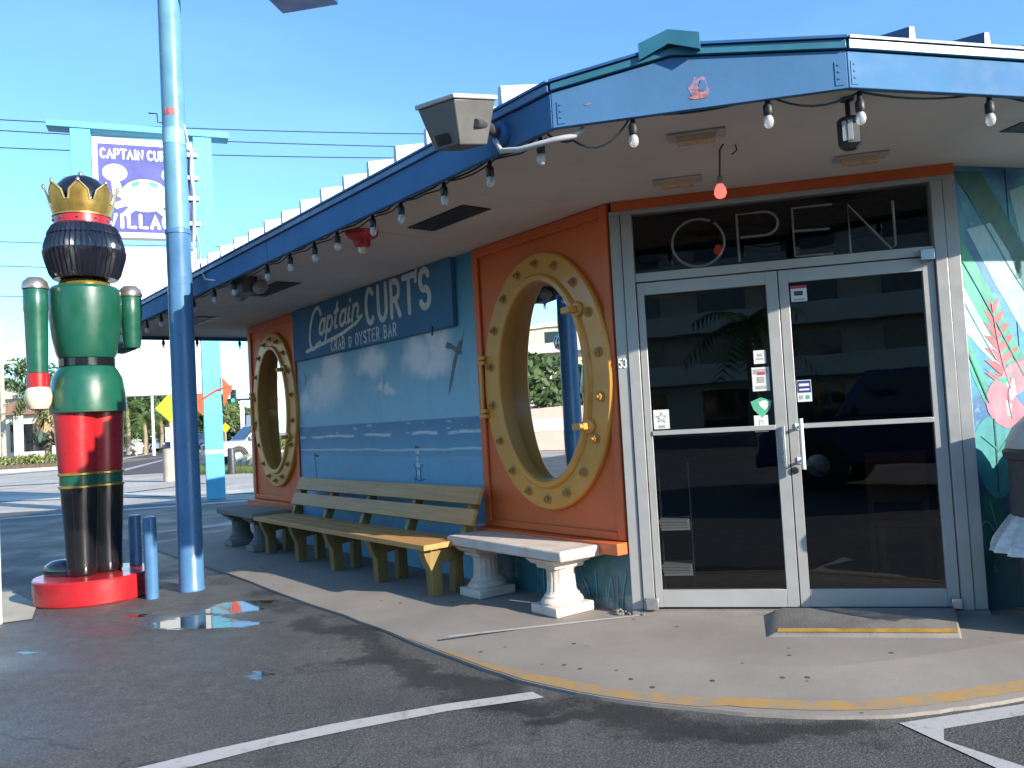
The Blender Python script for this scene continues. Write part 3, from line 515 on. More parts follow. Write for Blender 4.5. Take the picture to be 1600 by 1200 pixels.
MB().lathe(FD.P(1.06, .022, .945), [(.022, 0), (.022, .012), (.014, .014)], 14, rot=Vector((FD.n.x, FD.n.y, 0)).to_track_quat('Z', 'Y').to_matrix()).obj('lock_cylinder', 'black', dR)
def sticker(par, u_, z_, w_, h_, parts, label):
    mb = MB(); ms = ['signwhite']; mb.box(FD, u_-w_/2, u_+w_/2, .0012, .003, z_-h_/2, z_+h_/2)
    for k, (a, b, c_, d_, mm) in enumerate(parts):
        if mm not in ms: ms.append(mm)
        mb.cur = ms.index(mm); mb.box(FD, u_+(a-.5)*w_, u_+(b-.5)*w_, .0035, .0042+.0003*k, z_+(c_-.5)*h_, z_+(d_-.5)*h_)
    return mb.obj('sticker', ms, par, label=label, smooth=False)
sticker(dL, .898, 1.665, .075, .085, [(.2, .8, .3, .42, 'inkgrey'), (.3, .7, .55, .75, 'inkgrey')], 'small white sticker at the top')
sticker(dL, .895, 1.525, .105, .15, [(.08, .92, .72, .92, 'inkgrey'), (.3, .75, .68, .80, 'inkred'), (.3, .7, .35, .6, 'inkgrey'), (.2, .8, .1, .22, 'inkgrey')], 'white sticker with red badge')
mb = MB(); d0 = [(0, .055), (.065, .03), (.05, -.02), (0, -.075), (-.05, -.02), (-.065, .03)]
mb.prism([FD.P(.888+p[0], .0012, 1.355+p[1]) for p in d0], FD.n*.002); mb.cur = 1; mb.prism([FD.P(.905+p[0]*.55, .0034, 1.365+p[1]*.5) for p in d0], FD.n*.001); mb.obj('sticker', ['greenink', 'signwhite'], dL, label='green shield shaped sticker', smooth=False)
sticker(dL, .880, 1.245, .085, .105, [(.35, .65, .25, .72, 'inkgrey'), (.42, .58, .3, .62, 'signwhite')], 'white sticker over the bar')
s5 = sticker(dL, .262, 1.305, .10, .125, [(.3, .7, .05, .2, 'inkgrey')], 'white sticker with a star outline')
mb = MB(); st_ = [FD.P(.262+r*math.sin(k*math.pi/5), .0036, 1.315+r*math.cos(k*math.pi/5)) for k in range(10) for r in [(.04 if k % 2 == 0 else .017)]]; mb.prism(st_, FD.n*.001)
mb.cur = 1; mb.prism([FD.P(.262+r*math.sin(k*math.pi/5), .0048, 1.315+r*math.cos(k*math.pi/5)) for k in range(10) for r in [(.025 if k % 2 == 0 else .0105)]], FD.n*.0008); mb.obj('sticker', ['inkgrey', 'signwhite'], dL, label='grey star print', smooth=False)
sticker(dR, 1.158, 2.045, .095, .10, [(.0, 1, .82, 1, 'inkred'), (.2, .75, .38, .66, 'inkdark'), (.15, .85, .08, .18, 'inkgrey')], 'white camera warning sticker with red band')
sticker(dR, 1.150, 1.435, .085, .135, [(.04, .96, .42, .97, 'inkblue'), (.15, .85, .72, .84, 'signwhite'), (.15, .85, .52, .60, 'signwhite'), (.15, .4, .12, .3, 'inkgrey'), (.6, .85, .12, .3, 'greenink')], 'navy and white sticker')
# neon OPEN sign hanging behind the transom glass
ne = thing('neon_open_sign', FD.P(1.07, -.035, 2.27), 'unlit white glass tube sign reading OPEN behind the window over the doors', 'neon sign')
mb = MB()
def ntube(pts, par):
    m2 = MB(); m2.tube([FD.P(u_, -.03, z_) for u_, z_ in pts], .0085, 8); m2.obj('letter_tube', 'neon', par)
ntube(arc(.565, 2.435, .165, .155, 60, 410, 34), ne)
ntube([(.815, 2.285), (.815, 2.59), (.97, 2.59)]+arc(.98, 2.515, .085, .075, 90, -90)+[(.83, 2.44)], ne)
ntube([(1.395, 2.592), (1.155, 2.592), (1.155, 2.285), (1.38, 2.28)], ne); ntube([(1.16, 2.445), (1.37, 2.44)], ne)
ntube([(1.485, 2.275), (1.485, 2.58), (1.72, 2.275), (1.745, 2.3), (1.745, 2.575)], ne)
# inside glimpsed through the glass: magazine rack papers and an orange brown chair
mb = MB(); rk = thing('paper_rack', FD.P(.30, -.35, SW+.03), 'white paper stacks on a thin rack just inside the left door', 'rack')
for k, z_ in enumerate((.20, .50)):
    m2 = MB()
    for q in range(4): m2.box(Fr((FD.P(.26, -.3, 0).x, FD.P(.26, -.3, 0).y), (.96+.02*q, -.2-.05*q)), -.06, .13, -.1, .1, SW+z_+.018*q, SW+z_+.018*q+.015)
    m2.obj('paper_stack', 'white', rk)
m2 = MB()
for u_ in (.2, .4): m2.tube([FD.P(u_, -.3, SW+.03), FD.P(u_, -.3, 1.0)], .006, 6)
m2.obj('rack_frame', 'chrome', rk)
ch = thing('wooden_chair', FD.P(1.82, -.75, SW+.03), 'orange brown wooden chair inside behind the right glass door', 'chair')
cf = Fr((FD.P(1.82, -.75, 0).x, FD.P(1.82, -.75, 0).y), dd)
MB().box(cf, -.2, .2, -.2, .2, .50, .54).obj('seat', 'chair', ch, bevel=.01); MB().box(cf, -.2, .2, -.22, -.185, .62, .98).obj('backrest', 'chair', ch, bevel=.01)
for a_ in (-.18, .18):
    for b_ in (-.19, .18): MB().box(cf, a_-.02, a_+.02, b_-.02, b_+.02, SW+.03, .98 if b_ < 0 else .50).obj('leg', 'chair', ch)
# ---- right wall with the tropical mural: two boards with a groove
t = NT('tropical_mural_ground'); nb = t.ramp(t.noise(2.2, 6, .6, dist=.8), .35, .65); col = t.mix(nb, (.015, .10, .25), (.04, .28, .40)); col = t.mix(t.ramp(t.noise(7, 6, .7), .55, .7, 0, .6), col, (.25, .48, .52)); col = t.mix(t.ramp(t.sep()[2], 1.15, .75), col, (.012, .085, .13))  # darker towards the bottom: shade of the bins put into the mural colour
t.put(t.p.inputs['Base Color'], col); t.p.inputs['Roughness'].default_value = .5; t.bump(t.noise(60, 4), .2, .004); M['trop'] = t.m
def mural_mat(n_, a, b): 
    t = NT(n_); t.put(t.p.inputs['Base Color'], t.mix(t.ramp(t.noise(9, 7, .7, vec=t.mapping((1, 1, .6))), .3, .7), a, b)); t.p.inputs['Roughness'].default_value = .5; t.bump(t.noise(60, 4), .15, .003); return t.m
TM = [mural_mat('leaf_green_paint', (.015, .20, .16), (.04, .40, .25)), mural_mat('leaf_dark_paint', (.01, .075, .085), (.02, .15, .13)), mural_mat('pale_sky_paint', (.36, .52, .56), (.16, .40, .48)), mural_mat('pink_flower_paint', (.38, .13, .18), (.48, .22, .27)), mural_mat('plume_paint', (.28, .06, .08), (.40, .13, .14)), mural_mat('aqua_leaf_paint', (.02, .19, .22), (.05, .30, .30)), mural_mat('blue_stroke_paint', (.02, .12, .35), (.04, .22, .46))]
for k, (a, b) in enumerate(((.035, .478), (.484, 1.9), (1.906, 3.3), (3.306, 9))): 
    wb = MB().box(FR, a, b, -.05, .0, SW, ZS-.002).obj('mural_board', 'trop', bld, bevel=.002)
    if k == 0: wb0 = wb
    if k == 1: wb1 = wb
MB().box(FR, .478, .484, -.05, -.012, SW, ZS-.002).obj('board_groove', 'black', bld); MB().box(FR, .0, .034, -.06, .022, SW+.02, 2.72).obj('corner_trim', 'alu', bld, bevel=.003)
mb = MB()
def art(mi, pts, k, clip=None):
    mb.cur = mi; mb.poly([FR.P(u_, .0010+.00022*k, z_) for u_, z_ in pts])
art(6, [(.036, 2.70), (.10, 2.74), (.14, 2.5), (.07, 2.30), (.036, 2.36)], 0)
art(2, [(.036, 2.20), (.10, 2.26), (.30, 1.82), (.40, 1.55), (.33, 1.5), (.20, 1.62), (.036, 1.80)], 0)
art(1, [(.07, 2.72), (.30, 2.72), (.52, 2.36), (.70, 2.02), (.70, 1.72), (.46, 2.16), (.28, 2.44)], 1)
art(0, [(.036, 2.32), (.09, 2.36), (.32, 1.95), (.52, 1.55), (.66, 1.2), (.52, 1.28), (.30, 1.66), (.10, 2.02), (.036, 2.16)], 2)
art(2, [(.16, 2.36), (.34, 2.40), (.46, 2.22), (.60, 1.86), (.64, 1.62), (.52, 1.72), (.34, 2.02)], 3)
art(2, [(.50, 2.60), (.62, 2.64), (.80, 2.5), (.9, 2.2), (.74, 2.1), (.56, 2.3)], 4)
art(0, [(.036, 1.92), (.06, 1.86), (.16, 1.56), (.30, 1.22), (.24, 1.20), (.12, 1.46), (.036, 1.74)], 4)
# plume of pointed petals
for k in range(7):
    zc_ = 1.88-.075*k; ww = .05+.016*k
    for sg in (-1, 1): art(4, [(.305+.012*k, zc_-.06), (.305+.012*k+sg*ww*.5, zc_-.02), (.305+.012*k+sg*ww*1.15, zc_+.055), (.305+.012*k+sg*ww*.55, zc_+.045), (.305+.012*k, zc_)], 6+k+.3*(sg > 0))
art(5, [(.25+.17*math.cos(R_(q))*(1 if q < 180 else .9), 1.02+(.20 if q < 180 else .30)*math.sin(R_(q))) for q in range(0, 360, 15)], 5)
art(5, [(.43+.15*math.cos(R_(q)), 1.03+(.17 if q < 180 else .30)*math.sin(R_(q))) for q in range(0, 360, 15)], 5.6)
art(1, [(.16+.12*math.cos(R_(q)), .55+.22*math.sin(R_(q))) for q in range(0, 360, 20)], 3.5)
art(3, [(.40+.20*math.cos(R_(q)), 1.30+.17*math.sin(R_(q))) for q in range(0, 360, 18)], 14)
art(3, [(.52+.2*math.cos(R_(q)), 1.42+.13*math.sin(R_(q))) for q in range(0, 360, 18)], 15)
art(2, [(.36, 1.42), (.42, 1.44), (.43, 1.34), (.385, 1.30)], 16); art(2, [(.345, 1.31), (.39, 1.28), (.375, 1.2), (.35, 1.22)], 16.5); art(0, [(.20, 1.52), (.31, 1.44), (.42, 1.46), (.34, 1.40)], 17); art(6, [(.42, 1.33), (.58, 1.40), (.60, 1.30), (.50, 1.24)], 17)
for k, (mi, w_, st_) in enumerate([(5, .010, [(.06, 2.25), (.25, 1.93), (.42, 1.60), (.58, 1.30)]), (2, .006, [(.05, 2.02), (.14, 1.84), (.30, 1.56)]), (5, .006, [(.16, 2.62), (.34, 2.32), (.5, 2.05), (.66, 1.84)]), (1, .012, [(.25, 1.20), (.25, .95), (.24, .76)]), (0, .009, [(.25, 1.02), (.15, 1.10)]), (0, .009, [(.25, .98), (.34, 1.08)]), (1, .010, [(.06, 1.70), (.14, 1.50), (.22, 1.30)]), (4, .008, [(.40, 1.44), (.36, 1.34), (.38, 1.20)]), (3, .010, [(.30, 1.90), (.33, 1.6), (.39, 1.38)]), (6, .012, [(.10, .95), (.07, .7), (.12, .4)]), (5, .01, [(.05, .5), (.13, .62), (.2, .5)]), (5, .008, [(.17, .70), (.22, .5), (.16, .3)])]):
    mb.cur = mi; mb.stroke(FR, smooth_line(st_, 2), w_, .0012, .0056+.00005*k)
mb.obj('painted_leaves_and_flower', TM, wb0, smooth=False)
# ---- wall sign
ws = thing('wall_sign', FL.P(3.56, .0, 2.165), 'blue painted wall sign with hand lettered CAPTAIN CURTS CRAB AND OYSTER BAR', 'sign')
MB().box(FL, 1.86, 5.26, .006, .05, 2.165, ZS-.006).obj('sign_board', 'signblue', ws, bevel=.004)
text(ws, 'offwhite', "CURT", FL, 3.42, 2.375, .325, .195, .058, gap=.30, sgn=-1, out=.052)
text(ws, 'offwhite', "'", FL, 2.475, 2.36, .33, .10, .042, sgn=-1, out=.052); text(ws, 'offwhite', 'S', FL, 2.385, 2.385, .325, .20, .064, sgn=-1, out=.053)
mb = MB(); mb.stroke(FL, [(4.86-p[0]*.34-.14*p[1], 2.255+p[1]*.44) for p in arc(.5, .5, .42, .5, 40, 300)]+[(4.50, 2.31)], .048, .003, .052); mb.obj('letter', 'offwhite', ws)
text(ws, 'offwhite', 'aptain', FL, 4.54, 2.395, .25, .17, .042, gap=.09, sgn=-1, shear=.32, rise=.06, out=.054, widths={'i': .55, 't': .75})
mb = MB(); mb.stroke(FL, [(4.88, 2.245), (4.52, 2.28), (3.95, 2.345), (3.62, 2.415), (3.50, 2.47)], .038, .003, .053); mb.obj('underline_stroke', 'offwhite', ws)
text(ws, 'offwhite', 'CRAB & OYSTER BAR', FL, 4.24, 2.19, .115, .066, .019, gap=.36, sgn=-1, rise=.006, out=.052, space=.95, th=.002)
MB().box(FL, 2.185, 2.20, .05, .062, 2.12, 2.20).obj('hook', 'black', ws)
# ---- roof: fascia boards, drip edges, soffit panels, seams
C0 = C1+df*8.95; ef_ = Vector((-df.y, df.x)); ef_ = ef_ if ef_.dot(Vector((1, 0))) > 0 else -ef_
EF = Fr(C0, ef_, df); R3 = C2+drf*12
tn = math.tan(R_(13.5)); ZR = 2.915
roof = MB(); roofo = None
def iso(p, kind): 
    p = Vector((p[0], p[1]))
    return {'l': (p-C1).dot(-Vector((EL.n.x, EL.n.y))), 'r': (p-C2).dot(-Vector((ER.n.x, ER.n.y))), 'f': (p-C0).dot(-Vector((EF.n.x, EF.n.y)))}[kind]
def meet(k1, k2, dist):
    N1 = {'l': EL, 'r': ER, 'f': EF}; o1, o2 = {'l': C1, 'r': C2, 'f': C0}[k1], {'l': C1, 'r': C2, 'f': C0}[k2]
    a1, a2 = Vector((N1[k1].n.x, N1[k1].n.y)), Vector((N1[k2].n.x, N1[k2].n.y)); b1, b2 = o1.dot(a1)-dist, o2.dot(a2)-dist
    D = a1.x*a2.y-a1.y*a2.x; return Vector(((b1*a2.y-b2*a1.y)/D, (a1.x*b2-a2.x*b1)/D))
X0 = meet('l', 'r', 0); T1 = meet('l', 'r', 3.6); T0 = meet('l', 'f', 3.6); hd = (T1-X0)
q = C2-C1; D = hd.x*q.y-hd.y*q.x; s_ = ((C1-X0).x*q.y-(C1-X0).y*q.x)/D; HM = X0+hd*s_; hz = ZR+tn*iso(HM, 'l')
def up(p, z): return Vector((p.x, p.y, z))
zt = ZR+tn*3.6; C0b = C0+ef_*10; T0b = T0+ef_*7; T3 = R3+Vector((-ER.n.x, -ER.n.y))*3.6
roof.poly([up(C0, ZR), up(C1, ZR), up(HM, hz), up(T1, zt), up(T0, zt)]); roof.poly([up(HM, hz), up(C2, ZR), up(R3, ZR), up(T3, zt), up(T1, zt)])
roof.poly([up(C0b, ZR), up(C0, ZR), up(T0, zt), up(T0b, zt)]); roof.poly([up(T0, zt), up(T1, zt), up(T3, zt), up(T3+Vector((-1, 6)), zt), up(T0b, zt)])
roofo = roof.obj('roof', 'roof', bld, smooth=False)
for k in range(22):                       # standing seams up the left slope
    u_ = .38+.336*k if k else .36
    p = EL.P(u_, .012, 0); L_ = min(3.5, max(.5, 2.2+u_)); q_ = EL.P(u_, -L_, 0); zz2 = ZR+tn*L_
    mb = MB(); F2 = Fr((p.x, p.y), df)
    a, b = Vector((p.x, p.y, ZR-.012)), Vector((q_.x, q_.y, zz2)); d_ = Vector((df.x, df.y, 0))*.018; h_ = Vector((0, 0, .12))
    mb.add([a-d_, a+d_, b+d_, b-d_, a-d_*.7+h_, a+d_*.7+h_, b+d_*.7+h_, b-d_*.7+h_], [(0, 1, 5, 4), (1, 2, 6, 5), (2, 3, 7, 6), (3, 0, 4, 7), (4, 5, 6, 7)]); mb.obj('roof_seam', 'rib', roofo)
for k in range(16):
    u_ = .33+.40*k; p = ER.P(u_, .012, 0); L_ = min(3.5, max(.75, .9+u_)); q_ = ER.P(u_, -L_, 0); zz2 = ZR+tn*L_
    a, b = Vector((p.x, p.y, ZR-.012)), Vector((q_.x, q_.y, zz2)); d_ = Vector((drf.x, drf.y, 0))*.018; h_ = Vector((0, 0, .08)); mb = MB()
    mb.add([a-d_, a+d_, b+d_, b-d_, a-d_*.7+h_, a+d_*.7+h_, b+d_*.7+h_, b-d_*.7+h_], [(0, 1, 5, 4), (1, 2, 6, 5), (2, 3, 7, 6), (3, 0, 4, 7), (4, 5, 6, 7)]); mb.obj('roof_seam', 'ribdark', roofo)
# hip cap: folded metal running up the hip, its square end showing at the eave
hv = Vector((hd.x, hd.y, 0)).normalized(); sv = Vector((hv.y, -hv.x, 0)); pa = up(HM, hz-.025)-hv*.05; pb = up(T1, zt); mb = MB()
sec = [(-.135, -.03), (0, .02), (.135, -.03), (.135, .045), (0, .085), (-.135, .045)]
mb.prism([pa+sv*x+Vector((0, 0, z)) for x, z in sec], pb-pa); mb.obj('hip_cap', 'teal', roofo, smooth=False)
# fascia
fl = MB().box(EL, -.0, 8.95, -.032, .0, ZF, 2.865).obj('fascia_board', 'blue', bld, bevel=.004)
MB().box(EL, -.0, 8.96, -.032, .018, 2.869, ZR-.008).obj('drip_edge', mat('mid_blue_drip_metal', (.07, .16, .32), .42), fl, bevel=.003); MB().box(EL, 0, 8.97, -.05, .028, ZR-.006, ZR+.006).obj('roof_edge', 'navy', roofo)
MB().box(EL, 3.40, 3.404, .0005, .003, ZF+.002, 2.864).obj('board_joint', 'navy', fl)
Lm = (C2-C1).length; hu = (HM-C1).dot((C2-C1).normalized()); zpk = hz-.045
mb = MB(); mb.prism([EM.P(.004, -.03, ZF), EM.P(Lm-.004, -.03, ZF), EM.P(Lm-.004, -.03, 2.865), EM.P(hu, -.03, zpk-.005), EM.P(.004, -.03, 2.868)], EM.n*.03); fm = mb.obj('fascia_board', 'blue', bld, bevel=.003)
mb = MB(); mb.prism([EM.P(.004, -.03, 2.872), EM.P(hu, -.03, zpk), EM.P(Lm-.004, -.03, 2.868), EM.P(Lm-.004, -.03, ZR-.008), EM.P(hu, -.03, hz-.008), EM.P(.004, -.03, ZR-.008)], EM.n*.048); mb.obj('drip_edge', 'teal', fm, bevel=.003)
mb = MB(); mb.prism([EM.P(.0, -.05, ZR-.006), EM.P(hu, -.05, hz-.006), EM.P(Lm, -.05, ZR-.006), EM.P(Lm, -.05, ZR+.006), EM.P(hu, -.05, hz+.006), EM.P(0, -.05, ZR+.006)], EM.n*.08); mb.obj('roof_edge', 'navy', roofo)
rs = np.random.RandomState(5)
mb = MB()
def scar(cu_, cz_, rx, rz, mi, w_):
    mb.cur = mi; mb.poly([EM.P(cu_+rx*math.cos(a)*rs.uniform(.65, 1.1), w_, cz_+rz*math.sin(a)*rs.uniform(.7, 1.1)) for a in np.linspace(0, 6.28, 16)[:-1]])
scar(.675, 2.79, .05, .062, 0, .0012); scar(.672, 2.755, .042, .016, 1, .0024); scar(.675, 2.79, .036, .008, 1, .0028); scar(.69, 2.80, .018, .03, 2, .0034)
PP = [mat('peeled_pinkish_paint', (.26, .20, .32), .7, scale=40, var=.4), mat('faded_red_paint', (.42, .14, .13), .7, scale=40, var=.4), 'blue']; mb.obj('peeled_paint_patch', PP, fm, smooth=False)
mb = MB(); scar(.17, 2.79, .02, .006, 0, .0015); mb.obj('peeled_paint_patch', PP[0], fm, smooth=False)
fr_ = MB().box(ER, .0, 12, -.032, .0, ZF, 2.862).obj('fascia_board', mat('pale_blue_fascia_paint', (.078, .19, .36), .75, var=.06, scale=2.5, bump=.15, bscale=30, dirt=.12, spec=.12), bld, bevel=.004)
MB().box(ER, 0, 12, -.032, .018, 2.866, ZR-.008).obj('drip_edge', 'teal', fr_, bevel=.003); MB().box(ER, 0, 12, -.05, .028, ZR-.006, ZR+.006).obj('roof_edge', 'navy', roofo)
for F_, u_ in ((EM, .03), (EM, Lm-.055), (ER, .012)):
    m2 = MB(); m2.box(F_, u_, u_+.035, .001, .003, 2.715, 2.82)
    for z_ in (2.74, 2.77, 2.80): m2.box(F_, u_+.012, u_+.020, .003, .006, z_, z_+.008)
    m2.obj('nail_plate', 'blue', fm if F_ is EM else fr_)
fb = MB().box(EF, 0, 10, -.032, .0, ZF, ZR-.008).obj('fascia_board', 'blue', bld)
# soffit panels
sp = MB(); gap = .004
def eavept(F_, u_, w_): return F_.P(u_, w_, ZS)
cuts = [.05, 2.35, 4.75, 7.2, 8.93]
def spoly(pts, dz=0): 
    MB().prism([Vector((p[0], p[1], ZS+dz)) for p in pts], (0, 0, .012)).obj('soffit_panel', 'soffit', bld, smooth=False)
wl = 1.30
for a, b in zip(cuts, cuts[1:]): spoly([EL.P(a+gap, -.033, 0), EL.P(b-gap, -.033, 0), EL.P(b-gap, -1.9, 0), EL.P(a+gap, -1.9, 0)] if a > .1 else [EL.P(a, -.033, 0), EL.P(b-gap, -.033, 0), EL.P(b-gap, -1.9, 0), EL.P(1.45, -1.9, 0)])
PA = EL.P(1.45, -1.9, 0); PB = ER.P(1.2, -1.9, 0)
spoly([EL.P(.05, -.033, 0), PA, PB, ER.P(2.6, -1.9, 0), ER.P(2.6, -.033, 0), ER.P(.06, -.033, 0), EM.P(Lm-.03, -.031, 0), EM.P(.03, -.031, 0)])
spoly([ER.P(2.607, -.033, 0), ER.P(12, -.033, 0), ER.P(12, -1.9, 0), ER.P(2.607, -1.9, 0)])
spoly([EF.P(1.91, -.033, 0), EF.P(10, -.033, 0), EF.P(10, -1.9, 0), EF.P(1.91, -1.9, 0)], .001)
MB().poly([Vector((p[0], p[1], ZS+.03)) for p in (C1, C2, R3, T3+Vector((-1, 6)), C0b, C0)]).obj('ceiling_deck', 'interior', bld, smooth=False)
# soffit vents, seen as dark slatted strips
def vent(pts_px, k):
    P = [G(x, y, ZS-.0) for x, y in pts_px]; c_ = sum(P, Vector())/4; ax = (P[0]-P[3]+P[1]-P[2]); ax.z = 0
    F_ = Fr((c_.x, c_.y), df); mb = MB(); hl, hw = k
    mb.box(F_, -hl, hl, -hw, hw, ZS-.006, ZS-.001); o = mb.obj('soffit_vent', 'black', bld)
    for q in range(7): MB().box(F_, -hl+.01, hl-.01, -hw+.012+q*(2*hw-.024)/7, -hw+.012+(q+.45)*(2*hw-.024)/7, ZS-.012, ZS-.0062).obj('slat', 'darkmetal', o)
vent([(720, 322), (775, 322), (690, 358), (622, 358)], (.34, .115)); vent([(475, 441), (410, 441), (384, 462), (430, 460)], (.42, .12)); vent([(300, 497), (330, 496), (310, 506), (290, 506)], (.42, .12))
c_ = G(1600, 200, ZS); F_ = Fr((c_.x+.12, c_.y+.02), drf); o = MB().box(F_, -.22, .3, -.07, .07, ZS-.006, ZS-.001).obj('soffit_vent', 'black', bld)
# ------------------------------------------------------------------ fixtures under the eaves
lbl = ['amber lens soffit light nearest the blue fascia over the entrance', 'amber lens soffit light above the orange header left of the red bulb', 'amber lens soffit light above the OPEN window right end']
for k, ((x, y), lb) in enumerate(zip([(1.0, 4.16), (1.065, 4.975), (2.06, 4.70)], lbl)):
    th_ = thing('soffit_light', (x, y, ZS), lb, 'ceiling light', 'rectangular amber soffit lights at the entrance'); F_ = Fr((x, y), dd)
    MB().box(F_, -.145, .145, -.062, .062, ZS-.014, ZS-.001).obj('frame', 'greymetal', th_, bevel=.004)
    m2 = MB(); vs_ = [F_.P(u_, w_, z_) for z_, a_, b_ in ((ZS-.0145, .105, .045), (ZS-.048, .092, .034)) for u_, w_ in ((-a_, -b_), (a_, -b_), (a_, b_), (-a_, b_))]
    m2.add(vs_, [(0, 1, 5, 4), (1, 2, 6, 5), (2, 3, 7, 6), (3, 0, 4, 7), (4, 5, 6, 7)]); m2.obj('lens', 'amber', th_, bevel=.006)
p = G(1130, 225, ZS); rb = thing('red_light_bulb', p, 'glowing red bulb hanging on a bent wire from the soffit over the doors', 'light bulb'); bp = Vector((p.x+.0, p.y+.12, ZS-.20))
MB().tube([p, p+Vector((-.02, .0, -.03)), p+Vector((-.015, .04, -.10)), bp+Vector((0, 0, .05))], .005, 6).obj('wire', 'socket', rb)
MB().tube([p+Vector((.07, .02, 0)), p+Vector((.075, .02, -.03)), p+Vector((.05, .03, -.05))], .004, 6).obj('wire', 'socket', rb)
MB().lathe(bp, [(.016, .06), (.02, .02), (.012, .06)][:2][::-1], 12).obj('socket', 'bulbbase', rb); MB().lathe(bp+Vector((0, 0, -.03)), [(.006, -.030), (.024, -.022), (.034, -.002), (.03, .022), (.018, .046)], 16).obj('glass_bulb', 'redlamp', rb)
# string lights
def bulb(par, p, drop=.035):
    drop = drop+random.uniform(-.006, .010)
    o = MB().lathe(p+Vector((0, 0, -drop)), [(.010, .035), (.012, .0), (.021, -.012), (.021, -.05), (.017, -.058)][::-1], 12).obj('bulb_socket', 'socket', par)
    MB().lathe(p+Vector((0, 0, -drop-.058)), [(.006, -.056), (.017, -.048), (.0225, -.031), (.021, -.014), (.014, .0)], 14).obj('glass_bulb', 'bulb', o); MB().lathe(p+Vector((0, 0, -drop-.058)), [(.009, -.02), (.011, -.0005)], 8).obj('filament_base', 'bulbbase', o)
s1 = thing('string_lights', EL.P(0, -.05, (ZF+.035)), 'string of clear bulbs along the long left eave beside the flood light', 'string lights', 'strings of clear bulbs under the eaves')
us = [.15, .56, .99, 1.46, 1.81, 2.31, 2.67, 3.10, 3.55, 4.30, 4.80, 5.4, 5.95, 6.5, 7.05, 7.6]; cp = []
for k, u_ in enumerate(us):
    bulb(s1, EL.P(u_, -.055, (ZF+.035)-.012)); cp.append(EL.P(u_, -.055, (ZF+.035)-.014))
    if k < len(us)-1:
        for q in (.25, .5, .75): cp.append(EL.P(u_+(us[k+1]-u_)*q, -.055+random.uniform(-.01, .01), (ZF+.035)-.014-.014*(1-abs(q-.5)*2)-random.uniform(0, .008)))
MB().tube(cp, .006, 6).obj('cable', 'wire', s1); MB().tube([x+Vector((.03, .02, random.uniform(-.01, .006))) for x in cp], .005, 5).obj('cable', 'wire', s1)
s2 = thing('string_lights', EM.P(0, -.05, (ZF+.035)), 'swagged string of clear bulbs along the entrance eave', 'string lights', 'strings of clear bulbs under the eaves'); cp = []
pts = [EL.P(.10, -.06, (ZF+.035)-.02), EM.P(.08, -.10, (ZF+.035)-.07), EM.P(.37, -.04, (ZF+.035)-.005), EM.P(.965, -.04, (ZF+.035)-.005), ER.P(.085, -.05, (ZF+.035)-.03), ER.P(.765, -.04, (ZF+.035)-.005), ER.P(1.45, -.04, (ZF+.035)-.005), ER.P(2.1, -.04, (ZF+.035)-.005), ER.P(2.8, -.04, (ZF+.035)-.005)]
for k, p in enumerate(pts):
    if k > 1: bulb(s2, p)
    if k < len(pts)-1:
        sag = [.02, .085, .03, .055, .03, .04, .04, .04][k]
        for q in np.linspace(0, 1, 9)[:-1]: r_ = p.lerp(pts[k+1], q); cp.append(r_-Vector((0, 0, sag*4*q*(1-q))))
MB().tube(cp+[pts[-1]], .0055, 6).obj('cable', 'wire', s2)
s3 = thing('string_lights', EF.P(0, -.05, (ZF+.035)), 'short string of bulbs along the far end eave beyond the blue pole', 'string lights', 'strings of clear bulbs under the eaves'); cp = []
for u_ in (.25, .75, 1.2, 1.8, 2.4, 3.0): bulb(s3, EF.P(u_, -.05, (ZF+.035)-.005)); cp.append(EF.P(u_, -.05, (ZF+.035)-.02))
MB().tube(cp, .005, 5).obj('cable', 'wire', s3)
# pendant lantern
lp = atY(1327, 205, 3.78); ln = thing('pendant_lantern', (lp.x, lp.y, ZS), 'black faceted lantern hanging under the corner of the eave between two bulbs', 'lantern')
MB().lathe((lp.x, lp.y, 0), [(.030, ZS-.012), (.03, ZS-.001)], 12).obj('mount', 'black', ln); MB().tube([(lp.x, lp.y, ZS-.01), (lp.x, lp.y, lp.z+.06)], .012, 8).obj('stem', 'black', ln)
MB().lathe(lp, [(.030, -.085), (.055, -.065), (.056, .045), (.04, .062), (.018, .07)], 6).obj('housing', 'black', ln, smooth=False); F_ = Fr((lp.x, lp.y), (.86, -.5)); MB().box(F_, -.022, .022, .049, .054, lp.z-.055, lp.z+.035).obj('side_panel', 'conduit', ln)
# fire horn
hp = G(565, 362, ZS); hn = thing('fire_alarm_horn', hp, 'red bell shaped alarm horn under the left soffit', 'alarm horn')
MB().lathe(hp, [(.045, -.115), (.06, -.10), (.062, -.06), (.10, -.045), (.115, -.03), (.118, -.001)], 22).obj('bell', 'red', hn); MB().lathe(hp, [(.018, -.155), (.030, -.145), (.034, -.116)], 14).obj('strobe_lens', 'white', hn)
# twin spotlight
tp = EL.P(4.45, -.20, ZS-.12); tw = thing('twin_spotlight', (tp.x, tp.y, ZS), 'grey two headed spotlight under the left eave near the far soffit vent', 'spotlight'); F_ = Fr((tp.x, tp.y), df)
MB().box(F_, -.16, .13, -.07, .07, ZS-.14, ZS-.001).obj('housing', 'darkmetal', tw, bevel=.01); 
for s_ in (-.20, .26): MB().lathe(F_.P(s_, .08, ZS-.09), [(.04, -.07), (.058, -.04), (.058, .03), (.025, .06)], 16, rot=Vector((-.3, -.5, -.45)).to_track_quat('-Z', 'Y').to_matrix()).obj('lamp_head', 'bulbbase', tw); 
MB().tube([F_.P(-.2, .05, ZS-.06), F_.P(.26, .05, ZS-.06)], .014, 8).obj('arm', 'darkmetal', tw)
